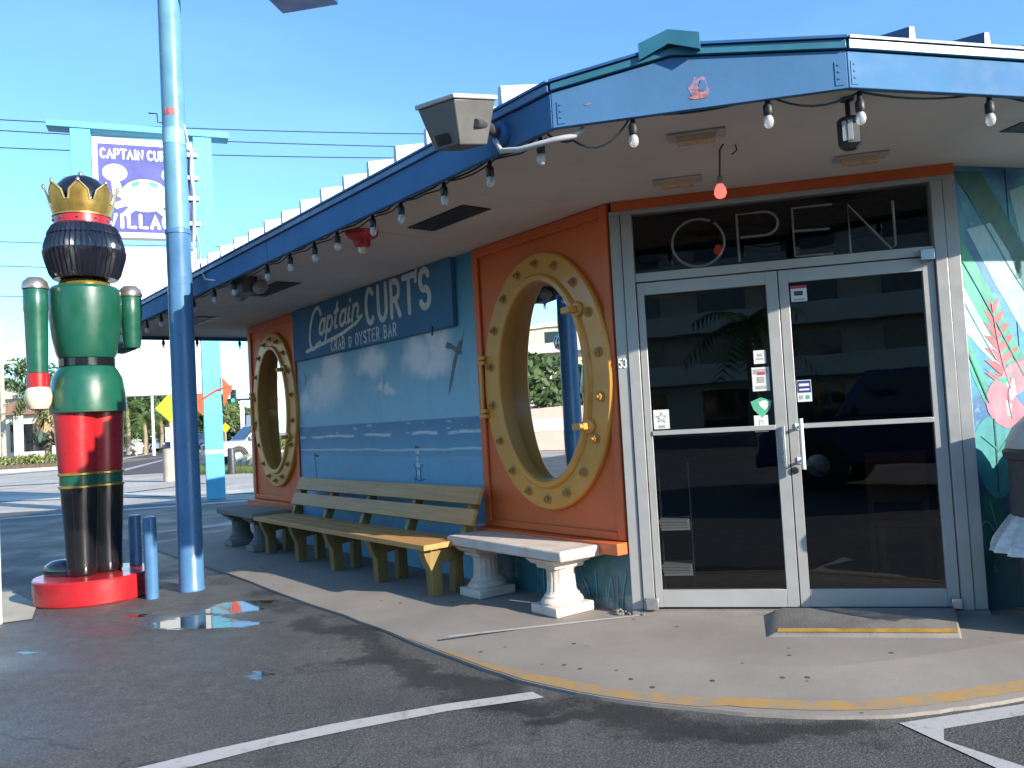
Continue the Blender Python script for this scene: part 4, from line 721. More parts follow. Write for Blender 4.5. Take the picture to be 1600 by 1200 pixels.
# flood light on the left fascia
fp = atY(716, 193, 3.96); fd = thing('flood_light', EL.P(.36, .01, 2.78), 'large dark grey flood light with pale rim on a bracket at the left fascia', 'flood light')
F_ = Fr((fp.x, fp.y), (.66, -.75)); tl = Matrix.Rotation(R_(-7), 3, F_.n) @ Matrix.Rotation(R_(10), 3, F_.x)
def frus(mb, a, b): 
    vs_ = []
    for (hu_, hw_, z_, ow) in (a, b): vs_ += [fp+tl @ (F_.x*u_+F_.n*(w_+ow)+Vector((0, 0, z_))) for u_, w_ in ((-hu_, -hw_), (hu_, -hw_), (hu_, hw_), (-hu_, hw_))]
    mb.add(vs_, [(3, 2, 1, 0), (4, 5, 6, 7), (0, 1, 5, 4), (1, 2, 6, 5), (2, 3, 7, 6), (3, 0, 4, 7)])
m2 = MB(); frus(m2, (.10, .085, -.115, 0), (.145, .125, .085, 0)); hb = m2.obj('housing', mat('flood_light_grey', (.12, .117, .115), .4, dirt=.15), fd, bevel=.006)
m2 = MB(); frus(m2, (.155, .135, .0855, 0), (.155, .135, .108, 0)); m2.obj('rim', 'greymetal', fd, bevel=.005)
for q in range(7):
    m2 = MB(); vs_ = [fp+tl @ (F_.x*(-.062+.016*q+dx)+F_.n*(.091+dw)+Vector((0, 0, -.10+dz))) for dx, dw, dz in ((0, 0, 0), (.008, 0, 0), (.008, .013, .05), (0, .013, .05))]; m2.prism(vs_, F_.n*.003); m2.obj('vent_slot', 'black', hb)
m2 = MB(); m2.lathe(EL.P(.36, .0, 2.78), [(.06, 0), (.06, .035), (.045, .05)], 18, rot=Vector((EL.n.x, EL.n.y, 0)).to_track_quat('Z', 'Y').to_matrix()); m2.obj('mounting_box', 'navy', fd)
m2 = MB(); k0 = EL.P(.36, .05, 2.78); k1 = fp+tl @ (F_.x*.13+Vector((0, 0, -.02))); m2.tube([k0, k0.lerp(k1, .5)+Vector((0, 0, .012)), k1], [.024, .03, .02], 12); m2.obj('knuckle', 'darkmetal', fd)
m2 = MB(); cps = [EL.P(.37, .05, 2.75), EL.P(.30, .07, 2.67), EL.P(.18, .05, 2.645), EM.P(.0, -.03, 2.655), EM.P(.10, -.05, 2.67), EM.P(.14, -.06, 2.70)]; m2.tube([Vector(p_) for p_ in smooth_line3(cps)] if False else cps, .014, 10); m2.obj('conduit', 'conduit', fd)
# ------------------------------------------------------------------ benches
wbn = thing('wooden_bench', FL.P(3.2, .45, SW), 'long olive painted wooden bench under the beach mural', 'bench')
ZB = .468
for k, (w0, w1) in enumerate(((.30, .432), (.438, .570), (.576, .705))): MB().box(FL, 1.43-(.015 if k == 2 else 0), 4.98, w0, w1, ZB-.042, ZB).obj('seat_plank', 'woodpaint', wbn, bevel=.004)
def tilt(u_, s_, o_): return FL.P(u_, .285-.30*s_*.42+o_*.95, ZB+.02+s_*.30+o_*.35)       # backrest plane leaning to the wall
for s0, s1 in ((.22, .62), (.74, 1.16)):
    m2 = MB(); pr_ = [tilt(1.40, s0, .035), tilt(1.40, s1, .035), tilt(1.40, s1, .0), tilt(1.40, s0, .0)]; m2.prism(pr_, Vector((dl.x, dl.y, 0))*3.55); m2.obj('back_slat', 'woodpaint', wbn, bevel=.004)
for u_ in (1.50, 2.37, 3.23, 4.05, 4.87):
    m2 = MB(); a_ = [(w_, z_) for w_, z_ in ((.50, SW), (.59, SW), (.595, .25), (.64, .34), (.665, .424), (.30, .424), (.30, .33), (.50, .30))]
    m2.prism([FL.P(u_, w_, z_) for w_, z_ in a_], Vector((dl.x, dl.y, 0))*.09); m2.obj('front_leg', 'woodleg', wbn, bevel=.005)
    m2 = MB(); m2.prism([FL.P(u_+.01, w_, z_) for w_, z_ in ((.30, SW), (.39, SW), (.385, .424), (.305, .424))], Vector((dl.x, dl.y, 0))*.08); m2.obj('rear_leg', 'woodleg', wbn, bevel=.005)
    m2 = MB(); m2.prism([tilt(u_+.015, s_, o_) for s_, o_ in ((-.25, -.004), (1.18, -.004), (1.10, -.075), (-.25, -.09))], Vector((dl.x, dl.y, 0))*.06); m2.obj('back_post', 'woodleg', wbn, bevel=.005)
def cbench(u0_, u1, w0, w1, pus, label, mats='conc'):
    c_ = FL.P((u0_+u1)/2, (w0+w1)/2, SW); b_ = thing('concrete_bench', c_, label, 'bench', 'short concrete benches on fluted pedestals')
    m2 = MB(); m2.box(FL, u0_, u1, w0, w1, .43, .503); sl_ = m2.obj('seat_slab', mats, b_, bevel=.014)
    for pu in pus:
        wc = (w0+w1)/2; m2 = MB(); m2.box(FL, pu-.135, pu+.135, wc-.165, wc+.165, SW, SW+.065); pd = m2.obj('plinth', mats, b_, bevel=.01)
        m2 = MB(); prof = [(.125, SW+.066), (.128, SW+.08), (.118, SW+.10), (.105, SW+.108), (.108, SW+.118), (.095, SW+.132), (.088, SW+.15), (.083, SW+.24), (.085, .34), (.095, .36)]
        m2.lathe(FL.P(pu, wc, 0), prof, 64, flute=lambda a, j: (1-.055*max(0, math.cos(a*16)) if 6 <= j <= 8 else 1), rot=Matrix.Rotation(math.atan2(dl.y, dl.x), 3, 'Z'), sx=.92, sy=1.25); m2.obj('fluted_column', mats, b_)
        m2 = MB(); pc = [(.10, .355), (.12, .362), (.125, .385), (.15, .395), (.165, .41), (.18, .429)]
        vs_ = [FL.P(pu+su*h*.78, wc+sw*h*1.05, z_) for h, z_ in pc for su, sw in ((-1, -1), (1, -1), (1, 1), (-1, 1))]; m2.add(vs_, [(j*4+i, j*4+(i+1) % 4, (j+1)*4+(i+1) % 4, (j+1)*4+i) for j in range(len(pc)-1) for i in range(4)]+[(3, 2, 1, 0)]); m2.obj('capital', mats, b_, bevel=.004)
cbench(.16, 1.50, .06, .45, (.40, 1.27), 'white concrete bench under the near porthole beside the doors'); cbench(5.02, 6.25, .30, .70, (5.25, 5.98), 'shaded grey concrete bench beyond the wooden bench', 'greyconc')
# broken concrete crumbs at the wall foot
mb = MB(); rs = np.random.RandomState(1)
for k in range(34):
    c_ = FD.P(rs.uniform(-.12, .12), rs.uniform(.005, .06), SW+rs.uniform(0, .025)); r = rs.uniform(.005, .018)
    mb.lathe(c_, [(r*.3, -r*.4), (r, 0), (r*.4, r*.8)], 5, rot=Matrix.Rotation(rs.uniform(0, 3), 3, 'X'))
tag(mb.obj('broken_concrete', 'greyconc', smooth=False, kind='stuff'), 'crumbled pale concrete at the foot of the door frame', 'rubble')
# entrance ramp step
st = MB(); F_ = FD; st.add([F_.P(.83, .062, SW+.001), F_.P(1.905, .062, SW+.001), F_.P(1.80, .565, SW+.001), F_.P(.80, .565, SW+.001), F_.P(.93, .062, SW+.050), F_.P(1.90, .062, SW+.050), F_.P(1.795, .55, SW+.022), F_.P(.85, .55, SW+.022)], [(0, 1, 5, 4), (1, 2, 6, 5), (2, 3, 7, 6), (3, 0, 4, 7), (4, 5, 6, 7)])
stt = thing('concrete_ramp', FD.P(1.35, .35, SW), 'small grey concrete ramp with yellow front edge before the doors', 'ramp'); so_ = st.obj('ramp_slab', 'greyconc', stt, bevel=.008)
a_, b_ = FD.P(.860, .540, SW+.0255), FD.P(1.788, .540, SW+.0255); c_, d_ = FD.P(1.80, .475, SW+.0293), FD.P(.870, .475, SW+.0293)
MB().poly([a_, b_, c_, d_]).obj('yellow_edge', 'rampyellow', stt, smooth=False)
# ------------------------------------------------------------------ trash bin
bc = Vector((3.0, 4.55)); tb = thing('trash_bin', (*bc, SW), 'dark grey trash bin with clear bag hanging out beside the tropical mural', 'trash bin')
MB().lathe((*bc, 0), [(.235, SW+.001), (.255, SW+.03), (.27, .50), (.275, .55)], 32).obj('lower_drum', 'bin', tb)
MB().lathe((*bc, 0), [(.285, .66), (.29, .70), (.285, .98), (.305, .99), (.31, 1.03), (.29, 1.045)], 32).obj('upper_hood', 'bin', tb); MB().lathe((*bc, 0), [(.295, 1.046), (.285, 1.09), (.25, 1.16), (.18, 1.23), (.06, 1.265)], 32).obj('domed_lid', 'greymetal', tb)
rs = np.random.RandomState(8); m2 = MB(); m2.lathe((*bc, 0), [(.282, .68), (.30, .665), (.345, .60), (.385, .54), (.40, .50), (.402, .485)], 72, flute=lambda a, j: 1+.018*j*math.sin(a*9+1.3*math.sin(a*4)+j*.2)*.6+.01*j*math.sin(a*23))
m2.f = m2.f[:-2]; m2.mi = m2.mi[:-2]; m2.obj('plastic_bag', 'bag', tb); tb['group'] = 'trash bins beside the tropical mural'
dup(tb, (3.62, 4.72, SW), 1.1, 'unseen second dark trash bin, added to shade the lower tropical mural')  # out-of-view copy added to cast shade on the lower mural
# ------------------------------------------------------------------ blue pole, bollards, nutcracker
pc = Vector((-2.95, 7.48)); pl_ = thing('light_pole', (*pc, 0), 'tall light blue pole standing at the kerb between the nutcracker and the eave', 'pole')
MB().lathe((*pc, 0), [(.112, 0), (.112, .02), (.107, .03), (.106, 3.22), (.108, 3.23)], 32).obj('shaft', 'pole', pl_)
MB().lathe((*pc, 0), [(.114, 3.20), (.114, 3.235), (.104, 3.245)], 32).obj('collar', 'pole', pl_); MB().lathe((*pc, 0), [(.1015, 3.24), (.098, 7.2), (.09, 7.22)], 32).obj('shaft', mat('pale_cyan_pole_paint', (.12, .28, .38), .35, var=.12, scale=3, dirt=.1), pl_)
MB().lathe((*pc, 0), [(.1035, 4.02), (.1035, 4.16)], 32).obj('paint_patch', mat('pale_touch_up_paint', (.20, .40, .48), .4), pl_)
m2 = MB(); m2.lathe((*pc, 0), [(.1030, 4.275), (.1030, 4.335)], 48); m2.f = [f for f in m2.f if len(f) == 4 and all(-math.radians(115) < math.atan2(m2.v[i][1]-pc.y, m2.v[i][0]-pc.x) < -math.radians(38) for i in f)]; m2.mi = [0]*len(m2.f); m2.obj('sticker', mat('red_white_sticker', (.5, .12, .13), .4, scale=40, var=.5), pl_)
MB().tube([(pc.x-.09, pc.y-.05, 4.22), (pc.x-.12, pc.y-.06, 4.22), (pc.x-.125, pc.y-.06, 4.30), (pc.x-.20, pc.y-.06, 4.31)], .007, 6).obj('hook', 'darkmetal', pl_)
MB().tube([(pc.x, pc.y, 7.0), (pc.x+.35, pc.y-.12, 7.12), (pc.x+1.0, pc.y-.3, 7.15), (pc.x+1.5, pc.y-.45, 7.1)], .035, 10).obj('arm', 'darkmetal', pl_)
sw_ = thing('sign_lamp', (*(atY(470, -6, 7.0).xy), 5.0), 'dark blue flat lamp whose underside edge shows at the top of the frame', 'lamp'); e = atY(500, -2, 7.0); F_ = Fr((e.x, e.y), (.97, -.2))
MB().box(F_, -.42, .11, -.14, .14, e.z-.004, e.z+.10).obj('lamp_housing', 'navy', sw_, bevel=.01); MB().tube([F_.P(-.3, 0, e.z+.09), F_.P(-.9, .0, e.z+.30), (pc.x+.05, pc.y-.03, e.z+.42)], .03, 10).obj('lamp_arm', 'navy', sw_)
# cable from the pole to the eave, cord from pole to nutcracker
e1 = Vector((pc.x+.10, pc.y-.02, 4.2)); e2 = EL.P(4.95, .01, 2.93)
mb = MB(); mb.tube([e1, e1+Vector((.07, .0, -.35)), e1+Vector((.05, .02, -.9)), e1.lerp(e2, .75)+Vector((.02, 0, -.12)), e2+Vector((0, 0, -.02)), e2+Vector((.08, -.11, -.13)), e2+Vector((.25, -.33, -.19))], .008, 6); tag(mb.obj('pole_cable', 'conduit'), 'white cable running down from the blue pole to the eave', 'cable')
for k, (x, y, Y, zt_, lb) in enumerate([(238, 935, None, .69, 'short blue bollard nearest the large blue pole, fully in front'), (212, 870, 7.78, .66, 'short blue bollard half hidden behind the red nutcracker base')]):
    p = G(x, y) if Y is None else atY(x, y, Y); b_ = thing('bollard', (p.x, p.y, 0), lb, 'bollard', 'short blue pipe bollards'); MB().lathe((p.x, p.y, 0), [(.054, 0), (.054, zt_-.01)], 20).obj('pipe', 'pole', b_); MB().lathe((p.x, p.y, 0), [(.054, zt_-.0099), (.05, zt_+.004), (.02, zt_+.012)], 20).obj('cap', 'pole', b_)
NX, NY = -3.785, 7.42; nc = thing('nutcracker_statue', (NX, NY, 0), 'giant green and red nutcracker soldier statue with gold crown on a round red base', 'statue')
fdv = Vector((-.78, .62, 0)).normalized(); sdv = Vector((-fdv.y, fdv.x, 0)); NC = Vector((NX, NY, 0))
def np_(f_, s__, z): return NC+fdv*f_+sdv*s__+Vector((0, 0, z))
MB().lathe(NC, [(.475, 0), (.485, .012), (.485, .20), (.475, .212), (.0, .213)], 56).obj('base', 'nutred', nc)
for s__ in (-.125, .125):
    m2 = MB(); m2.lathe(np_(-.02, s__*.85, 0), [(.11, .214), (.122, .24), (.12, .32), (.128, .55), (.142, .8), (.15, .96), (.15, .985)], 28, sx=1.05, sy=1.05); o = m2.obj('boot', 'nutblack', nc)
    tdv = Vector((-.96, .2 if s__ > 0 else .45, 0)).normalized(); m2 = MB(); m2.lathe(np_(0, s__*.85, .214)+tdv*.16, [(.12, 0), (.125, .04), (.115, .085), (.075, .125), (.02, .138)], 22, rot=Matrix.Rotation(math.atan2(tdv.y, tdv.x), 3, 'Z'), sx=1.75, sy=.85); m2.obj('toe', 'nutblack', o)
    m2 = MB(); c_ = np_(-.01, s__*.85, 0); m2.lathe(c_, [(.157, .990), (.157, 1.085)], 28); cf_ = m2.obj('cuff', 'nutgreen', nc)
    for z_ in (.985, 1.095): m2 = MB(); m2.lathe(c_, [(.157, z_-.016), (.17, z_-.008), (.17, z_+.008), (.157, z_+.016)], 28); m2.obj('gold_band', 'nutgold', cf_)
    m2 = MB(); m2.lathe(np_(-.005, s__*.88, 0), [(.155, 1.10), (.16, 1.14), (.175, 1.40), (.188, 1.66)], 28); m2.obj('trouser_leg', 'nutred', nc)
m2 = MB(); m2.lathe(NC, [(.29, 1.625), (.312, 1.63), (.315, 1.68), (.305, 1.80), (.285, 1.93), (.25, 2.00), (.225, 2.035)], 44); m2.obj('tunic_skirt', 'nutgreen', nc)
MB().lathe(NC, [(.222, 2.036), (.232, 2.04), (.232, 2.105), (.222, 2.11)], 44).obj('belt', 'nutblack', nc)
m2 = MB(); m2.lathe(NC, [(.225, 2.111), (.245, 2.15), (.275, 2.30), (.295, 2.48), (.30, 2.62), (.296, 2.715), (.27, 2.745), (.2, 2.755)], 44); m2.obj('torso', 'nutgreen', nc)
MB().lathe(NC, [(.21, 2.756), (.215, 2.77), (.20, 2.80), (.19, 2.81)], 36).obj('collar', 'nutgold', nc)
MB().lathe(np_(.05, 0, 0), [(.16, 2.811), (.21, 2.86), (.225, 3.0), (.225, 3.2), (.21, 3.26)], 32).obj('head', 'skin', nc)
# hair in two ribbed tiers wrapping the back of the head
rib = lambda a, j: 1+.022*math.cos(a*44)
m2 = MB(); m2.lathe(np_(-.03, 0, 0), [(.255, 2.815), (.285, 2.86), (.325, 3.0), (.335, 3.06), (.31, 3.075)], 176, flute=rib); m2.obj('hair', 'nuthair', nc)
m2 = MB(); m2.lathe(np_(-.03, 0, 0), [(.326, 3.064), (.326, 3.10), (.308, 3.17), (.285, 3.215)], 176, flute=rib); m2.obj('hair', 'nuthair', nc)
m2 = MB(); m2.lathe(np_(-.03, 0, 0), [(.298, 3.205), (.292, 3.23), (.26, 3.29), (.23, 3.30)], 176, flute=rib); m2.obj('hair', 'nuthair', nc)
hb_ = MB().lathe(np_(0, 0, 0), [(.222, 3.301), (.232, 3.31), (.232, 3.375), (.222, 3.38)], 40).obj('headband', 'nutred', nc)
for z_ in (3.295, 3.385): MB().lathe(np_(0, 0, 0), [(.225, z_-.012), (.243, z_-.006), (.243, z_+.006), (.225, z_+.012)], 40).obj('gold_band', 'nutgold', hb_)
for k in range(10):
    a = 2*math.pi*k/10; MB().lathe(NC+Vector((.233*math.cos(a), .233*math.sin(a), 3.343)), [(.004, -.014), (.016, 0), (.004, .014)], 8).obj('gem', 'silver', hb_)
# crown: flaring wall with eight points
m2 = MB(); N = 96; vs_ = []; zt2 = []
for i in range(N):
    a = 2*math.pi*i/N; fz = (i % 12)/12; zt_ = 3.495 if i % 12 in (11, 0, 1) else 3.575+.075*(1-abs(fz-.5)/.34)
    for r_, z_ in ((.232, 3.39), (.255, 3.46), (.236+.24*(zt_-3.39), zt_), (.228+.24*(zt_-3.39), zt_), (.228, 3.40)): vs_.append(NC+Vector((r_*math.cos(a), r_*math.sin(a), z_)))
m2.add(vs_, [(i*5+j, ((i+1) % N)*5+j, ((i+1) % N)*5+j+1, i*5+j+1) for i in range(N) for j in range(4)]); crn = m2.obj('crown', 'nutgold', nc)
m2 = MB(); m2.tube([NC+Vector(((.234+.24*(zz_-3.39))*math.cos(a_), (.234+.24*(zz_-3.39))*math.sin(a_), zz_)) for i in range(N+1) for a_, zz_ in [(2*math.pi*i/N, 3.495 if i % 12 in (11, 0, 1) else 3.575+.075*(1-abs((i % 12)/12-.5)/.34))]], .009, 6); m2.obj('crown_piping', mat('pale_gold_piping', (.66, .50, .22), .3, metal=.7), crn)
for k in range(8):
    a = 2*math.pi*(12*k+6)/N; MB().lathe(NC+Vector((.300*math.cos(a), .300*math.sin(a), 3.655)), [(.004, -.02), (.016, -.01), (.017, .006), (.006, .022)], 10).obj('crown_ball', 'silver', crn)
MB().lathe(NC, [(.225, 3.42), (.236, 3.50), (.232, 3.58), (.205, 3.66), (.15, 3.725), (.08, 3.758), (.0, 3.768)], 40).obj('dome', 'nuthair', nc); MB().lathe(NC, [(.022, 3.764), (.025, 3.785), (.018, 3.80), (.004, 3.808)], 12).obj('finial', 'silver', crn)
for sg, nm in ((1, 'l'), (-1, 'r')):
    x_ = np_(.0, sg*.415, 0)
    if sg > 0:
        m2 = MB(); m2.lathe(x_, [(.080, 1.98), (.086, 2.2), (.092, 2.5), (.096, 2.52), (.096, 2.69), (.09, 2.70)], 24); ar = m2.obj('arm', 'nutgreen', nc)
        MB().lathe(x_, [(.088, 1.86), (.089, 1.975)], 24).obj('cuff', 'nutred', ar); MB().lathe(x_, [(.02, 1.655), (.075, 1.672), (.098, 1.72), (.106, 1.78), (.095, 1.835), (.08, 1.858)], 24).obj('hand', 'nutpale', ar)
    else:
        m2 = MB(); m2.lathe(x_, [(.072, 2.22), (.082, 2.26), (.092, 2.5), (.096, 2.52), (.096, 2.69), (.09, 2.70)], 24); m2.tube([x_+Vector((0, 0, 2.29)), x_+fdv*.18+Vector((0, 0, 2.27)), x_+fdv*.42+Vector((0, 0, 2.30))], [.09, .088, .082], 16); ar = m2.obj('arm', 'nutgreen', nc)
        MB().tube([x_+fdv*.43+Vector((0, 0, 2.30)), x_+fdv*.52+Vector((0, 0, 2.31))], .092, 16).obj('cuff', 'nutred', ar); MB().lathe(x_+fdv*.62+Vector((0, 0, 2.32)), [(.02, -.10), (.08, -.07), (.1, 0), (.08, .07), (.02, .1)], 20).obj('hand', 'nutpale', ar)
    MB().lathe(x_, [(.104, 2.701), (.106, 2.72), (.095, 2.765), (.058, 2.80), (.0, 2.81)], 24).obj('shoulder_cap', 'silver', ar)
# ------------------------------------------------------------------ tall roadside sign
SA, SB = Vector((-8.72, 17.15)), Vector((-6.52, 18.05)); sgd = (SB-SA).normalized(); SF = Fr(SA, sgd); SL = (SB-SA).length
rsg = thing('roadside_sign', (SA.x, SA.y, 0), 'tall roadside pylon sign with purple crab panel and white reader board on blue posts', 'sign')
for u_ in (.0, SL): MB().box(SF, u_-.19, u_+.19, -.17, .17, 0, 7.88).obj('post', 'signpost', rsg, bevel=.01)
MB().box(SF, -.62, SL+.55, -.2, .2, 7.884, 8.02).obj('top_beam', 'signpost', rsg, bevel=.01)
cab = MB().box(SF, .20, SL-.20, -.12, .14, 5.62, 7.74).obj('sign_cabinet', 'signwhite', rsg, bevel=.01)
MB().box(SF, .32, SL-.28, .141, .15, 5.74, 7.60).obj('sign_face', 'purple', cab)
text(cab, 'signwhite', "CAPTAIN CURT'S", SF, .36, 7.30, .19, .108, .042, gap=.20, out=.153, th=.004, space=.55, widths={"'": .4, 'I': .45})
text(cab, 'signwhite', 'VILLAGE', SF, .47, 5.84, .26, .16, .072, gap=.42, out=.153, th=.004, widths={'I': .5})
m2 = MB(); cu_, cz_ = 1.20, 6.52
def cp_(pts, k): m2.poly([SF.P(u_, .152+.002*k, z_) for u_, z_ in pts])
cp_([(cu_+.48*math.cos(a), cz_-.02+.38*math.sin(a)*(1 if math.sin(a) > 0 else .85)) for a in np.linspace(0, 6.283, 30)[:-1]], 0)
for sg in (-1, 1):
    cp_([(cu_+sg*.57+.24*math.cos(a), 6.99+.19*math.sin(a)) for a in np.linspace(0, 6.283, 22)[:-1]], 1); cp_([(cu_+sg*.66, 6.95), (cu_+sg*.50, 6.85), (cu_+sg*.36, 6.42), (cu_+sg*.62, 6.52)], 2); cp_([(cu_+sg*.36, 6.45), (cu_+sg*.66, 6.32), (cu_+sg*.56, 6.22), (cu_+sg*.34, 6.3)], 3); cp_([(cu_+sg*.3, 6.3), (cu_+sg*.46, 6.12), (cu_+sg*.38, 6.06), (cu_+sg*.18, 6.22)], 4)
m2.cur = 1
for sg in (-1, 1): cp_([(cu_+sg*.06, 6.83), (cu_+sg*.26, 6.80), (cu_+sg*.24, 6.70), (cu_+sg*.13, 6.74)], 6)
m2.obj('crab_emblem', ['signwhite', 'greenink'], cab, smooth=False)
rbd = MB().box(SF, .20, SL-.20, -.14, .15, 2.28, 5.42).obj('reader_board', 'signwhite', rsg, bevel=.01)
for k, z_ in enumerate((4.65, 3.9, 3.15)): MB().box(SF, .21, SL-.21, .151, .156, z_, z_+.025).obj('letter_rail', 'conduit', rbd)
MB().prism([SF.P(u_, .16, z_) for u_, z_ in ((SL-.72, 2.26), (SL-.20, 2.26), (SL-.20, 1.80), (SL-.38, 2.0), (SL-.72, 2.14))], SF.n*.05).obj('arrow_tail', 'arrowred', rsg); m2 = MB(); m2.prism([SF.P(u_, .18, z_) for u_, z_ in ((SL+.20, 2.62), (SL+.42, 2.36), (SL+.22, 1.98))], SF.n*.05); m2.obj('arrow', 'arrowred', rsg)
MB().tube([SF.P(SL-.30, .2, 2.1), SF.P(SL+.1, .22, 2.35), SF.P(SL+.42, .22, 2.42)], .02, 6).obj('arrow_tube', 'arrowred', rsg); MB().box(SF, SL-.19, SL+.19, .171, .175, .98, 1.06).obj('white_band', 'signwhite', rsg)
MB().tube([SF.P(SL-.22, .22, 7.6), SF.P(SL-.25, .24, 7.0), SF.P(SL-.20, .23, 6.5), SF.P(SL-.26, .23, 5.4)], .03, 8).obj('conduit', 'conduit', rsg)
for z_ in (7.4, 6.9, 6.45, 5.9): MB().box(SF, SL-.34, SL-.1, .172, .23, z_, z_+.1).obj('junction_box', 'greymetal', rsg, bevel=.01)
# ------------------------------------------------------------------ power lines
lab = ['topmost power line crossing the sky above the sign beam', 'second power line from the top crossing behind the sign beam', 'third power line from the top crossing behind the left sign post', 'fourth power line, just below the nutcracker crown', 'thin fifth power line behind the nutcracker hair', 'lowest power line, at the height of the nutcracker shoulder']
for (ya, yb), lb, Y in zip([(183, 207), (199, 228), (228, 244), (377, 382), (415, 420), (463, 463)], lab, (40, 40.5, 41, 42, 42.5, 43)):
    a_, b_ = atY(-160, ya-5, Y), atY(760, yb+3, Y+8); tag(MB().tube([a_.lerp(b_, q)-Vector((0, 0, .9*4*q*(1-q)*.25)) for q in np.linspace(0, 1, 20)], .028 if Y < 41.5 else .02, 6).obj('power_line', 'wire'), lb, 'power line', 'overhead power lines')
# ------------------------------------------------------------------ vegetation builders
def leaves(mb, c, rad, n_, size, rs):
    for _ in range(n_):
        v_ = rs.normal(size=3); v_ /= np.linalg.norm(v_); r = rs.uniform(.45, 1.05)**.7; p = Vector((c[0]+v_[0]*rad[0]*r, c[1]+v_[1]*rad[1]*r, c[2]+v_[2]*rad[2]*r))
        a = Vector(rs.normal(size=3)).normalized()*size*rs.uniform(.6, 1.4); b = a.orthogonal().normalized()*size*rs.uniform(.3, .6); mb.add([p-a, p+b, p+a, p-b], [(0, 1, 2, 3)])
def tree(name, x, y, h, r, m_, label, seed, group='trees across the road', clumps=14, n_=150, size=.22, trunk=.35, cat='tree'):
    rs = np.random.RandomState(seed); t_ = thing(name, (x, y, 0), label, cat, group); tr = MB(); tr.tube([(x, y, 0), (x+rs.uniform(-.1, .1), y, h*trunk), (x+rs.uniform(-.2, .2), y, h*.8)], [r*.09, r*.07, r*.03], 8); cr_ = MB()
    for k in range(clumps):
        a = rs.uniform(0, 6.28); q = rs.uniform(0, 1); zz_ = h*(trunk+(1-trunk)*rs.uniform(.15, .92)); rr = r*math.sqrt(max(.08, 1-((zz_-h*.62)/(h*.45))**2))*rs.uniform(.3, .75); c_ = (x+rr*math.cos(a), y+rr*math.sin(a), zz_)
        tr.tube([(x, y, h*trunk*rs.uniform(.8, 1.3)), c_], [r*.03, r*.01], 5); leaves(cr_, c_, (r*.38, r*.38, r*.30), n_, size, rs)
    tr.obj('trunk', 'bark', t_); cr_.obj('crown', m_, t_, smooth=False); return t_
def palm(x, y, h, r, label, seed, skirt=False, nf=22, group='palms across the road'):
    rs = np.random.RandomState(seed); t_ = thing('palm_tree', (x, y, 0), label, 'palm tree', group); MB().tube([(x, y, 0), (x+.1, y, h*.5), (x, y, h)], [.22, .18, .16], 10).obj('trunk', 'palmtrunk', t_); m2 = MB(); m3 = MB()
    for k in range(nf):
        a = rs.uniform(0, 6.28); e_ = rs.uniform(-.2, 1.2); pts_ = []; L_ = r*rs.uniform(.8, 1.1)
        for q in np.linspace(0, 1, 8): pts_.append(Vector((x+math.cos(a)*L_*q*math.cos(e_*(1-.5*q)), y+math.sin(a)*L_*q*math.cos(e_*(1-.5*q)), h+L_*(math.sin(e_)*q-.75*q*q))))
        m2.tube(pts_, [.03*(1-.8*q) for q in np.linspace(0, 1, 8)], 4); sv_ = Vector((-math.sin(a), math.cos(a), 0))
        for i in range(1, 8):
            for tt in (0, .5):
                p = pts_[i-1].lerp(pts_[i], tt) if i else pts_[0]; d_ = (pts_[i]-pts_[i-1]).normalized()
                for sg in (-1, 1): e2_ = p+sv_*sg*r*.24+d_*r*.12-Vector((0, 0, r*.10)); m2.add([p, p+d_*.10, e2_], [(0, 1, 2)])
    m2.obj('frond', 'palm', t_, smooth=False)
    if skirt:
        for k in range(160):
            a = rs.uniform(0, 6.28); z0 = h*rs.uniform(.55, 1.0); r1 = rs.uniform(.25, .5); l = rs.uniform(.6, 1.5); p = Vector((x+.2*math.cos(a), y+.2*math.sin(a), z0)); q_ = Vector((x+(r1+.35)*math.cos(a), y+(r1+.35)*math.sin(a), z0-l)); s2_ = Vector((-math.sin(a), math.cos(a), 0))*rs.uniform(.04, .10); m3.add([p-s2_*.4, p+s2_*.4, q_+s2_, q_-s2_], [(0, 1, 2, 3)])
        m3.obj('dead_frond_skirt', 'deadfrond', t_, smooth=False)
    return t_
def agave(p, s, label, seed):
    rs = np.random.RandomState(seed); m2 = MB()
    for k in range(26):
        a = rs.uniform(0, 6.28); e_ = rs.uniform(.1, 1.4); d_ = Vector((math.cos(a)*math.cos(e_), math.sin(a)*math.cos(e_), math.sin(e_))); sv_ = Vector((-math.sin(a), math.cos(a), 0)); b_ = Vector(p)+Vector((0, 0, .05)); mm_ = b_+d_*s*.55; m2.add([b_-sv_*.05*s, b_+sv_*.05*s, mm_+sv_*.10*s, b_+d_*s*1.05-Vector((0, 0, .1*s)), mm_-sv_*.10*s], [(0, 1, 2, 4), (2, 3, 4)])
    tag(m2.obj('agave_plant', 'agave', org=p, smooth=False), label, 'plant', 'agave plants behind the hedge')
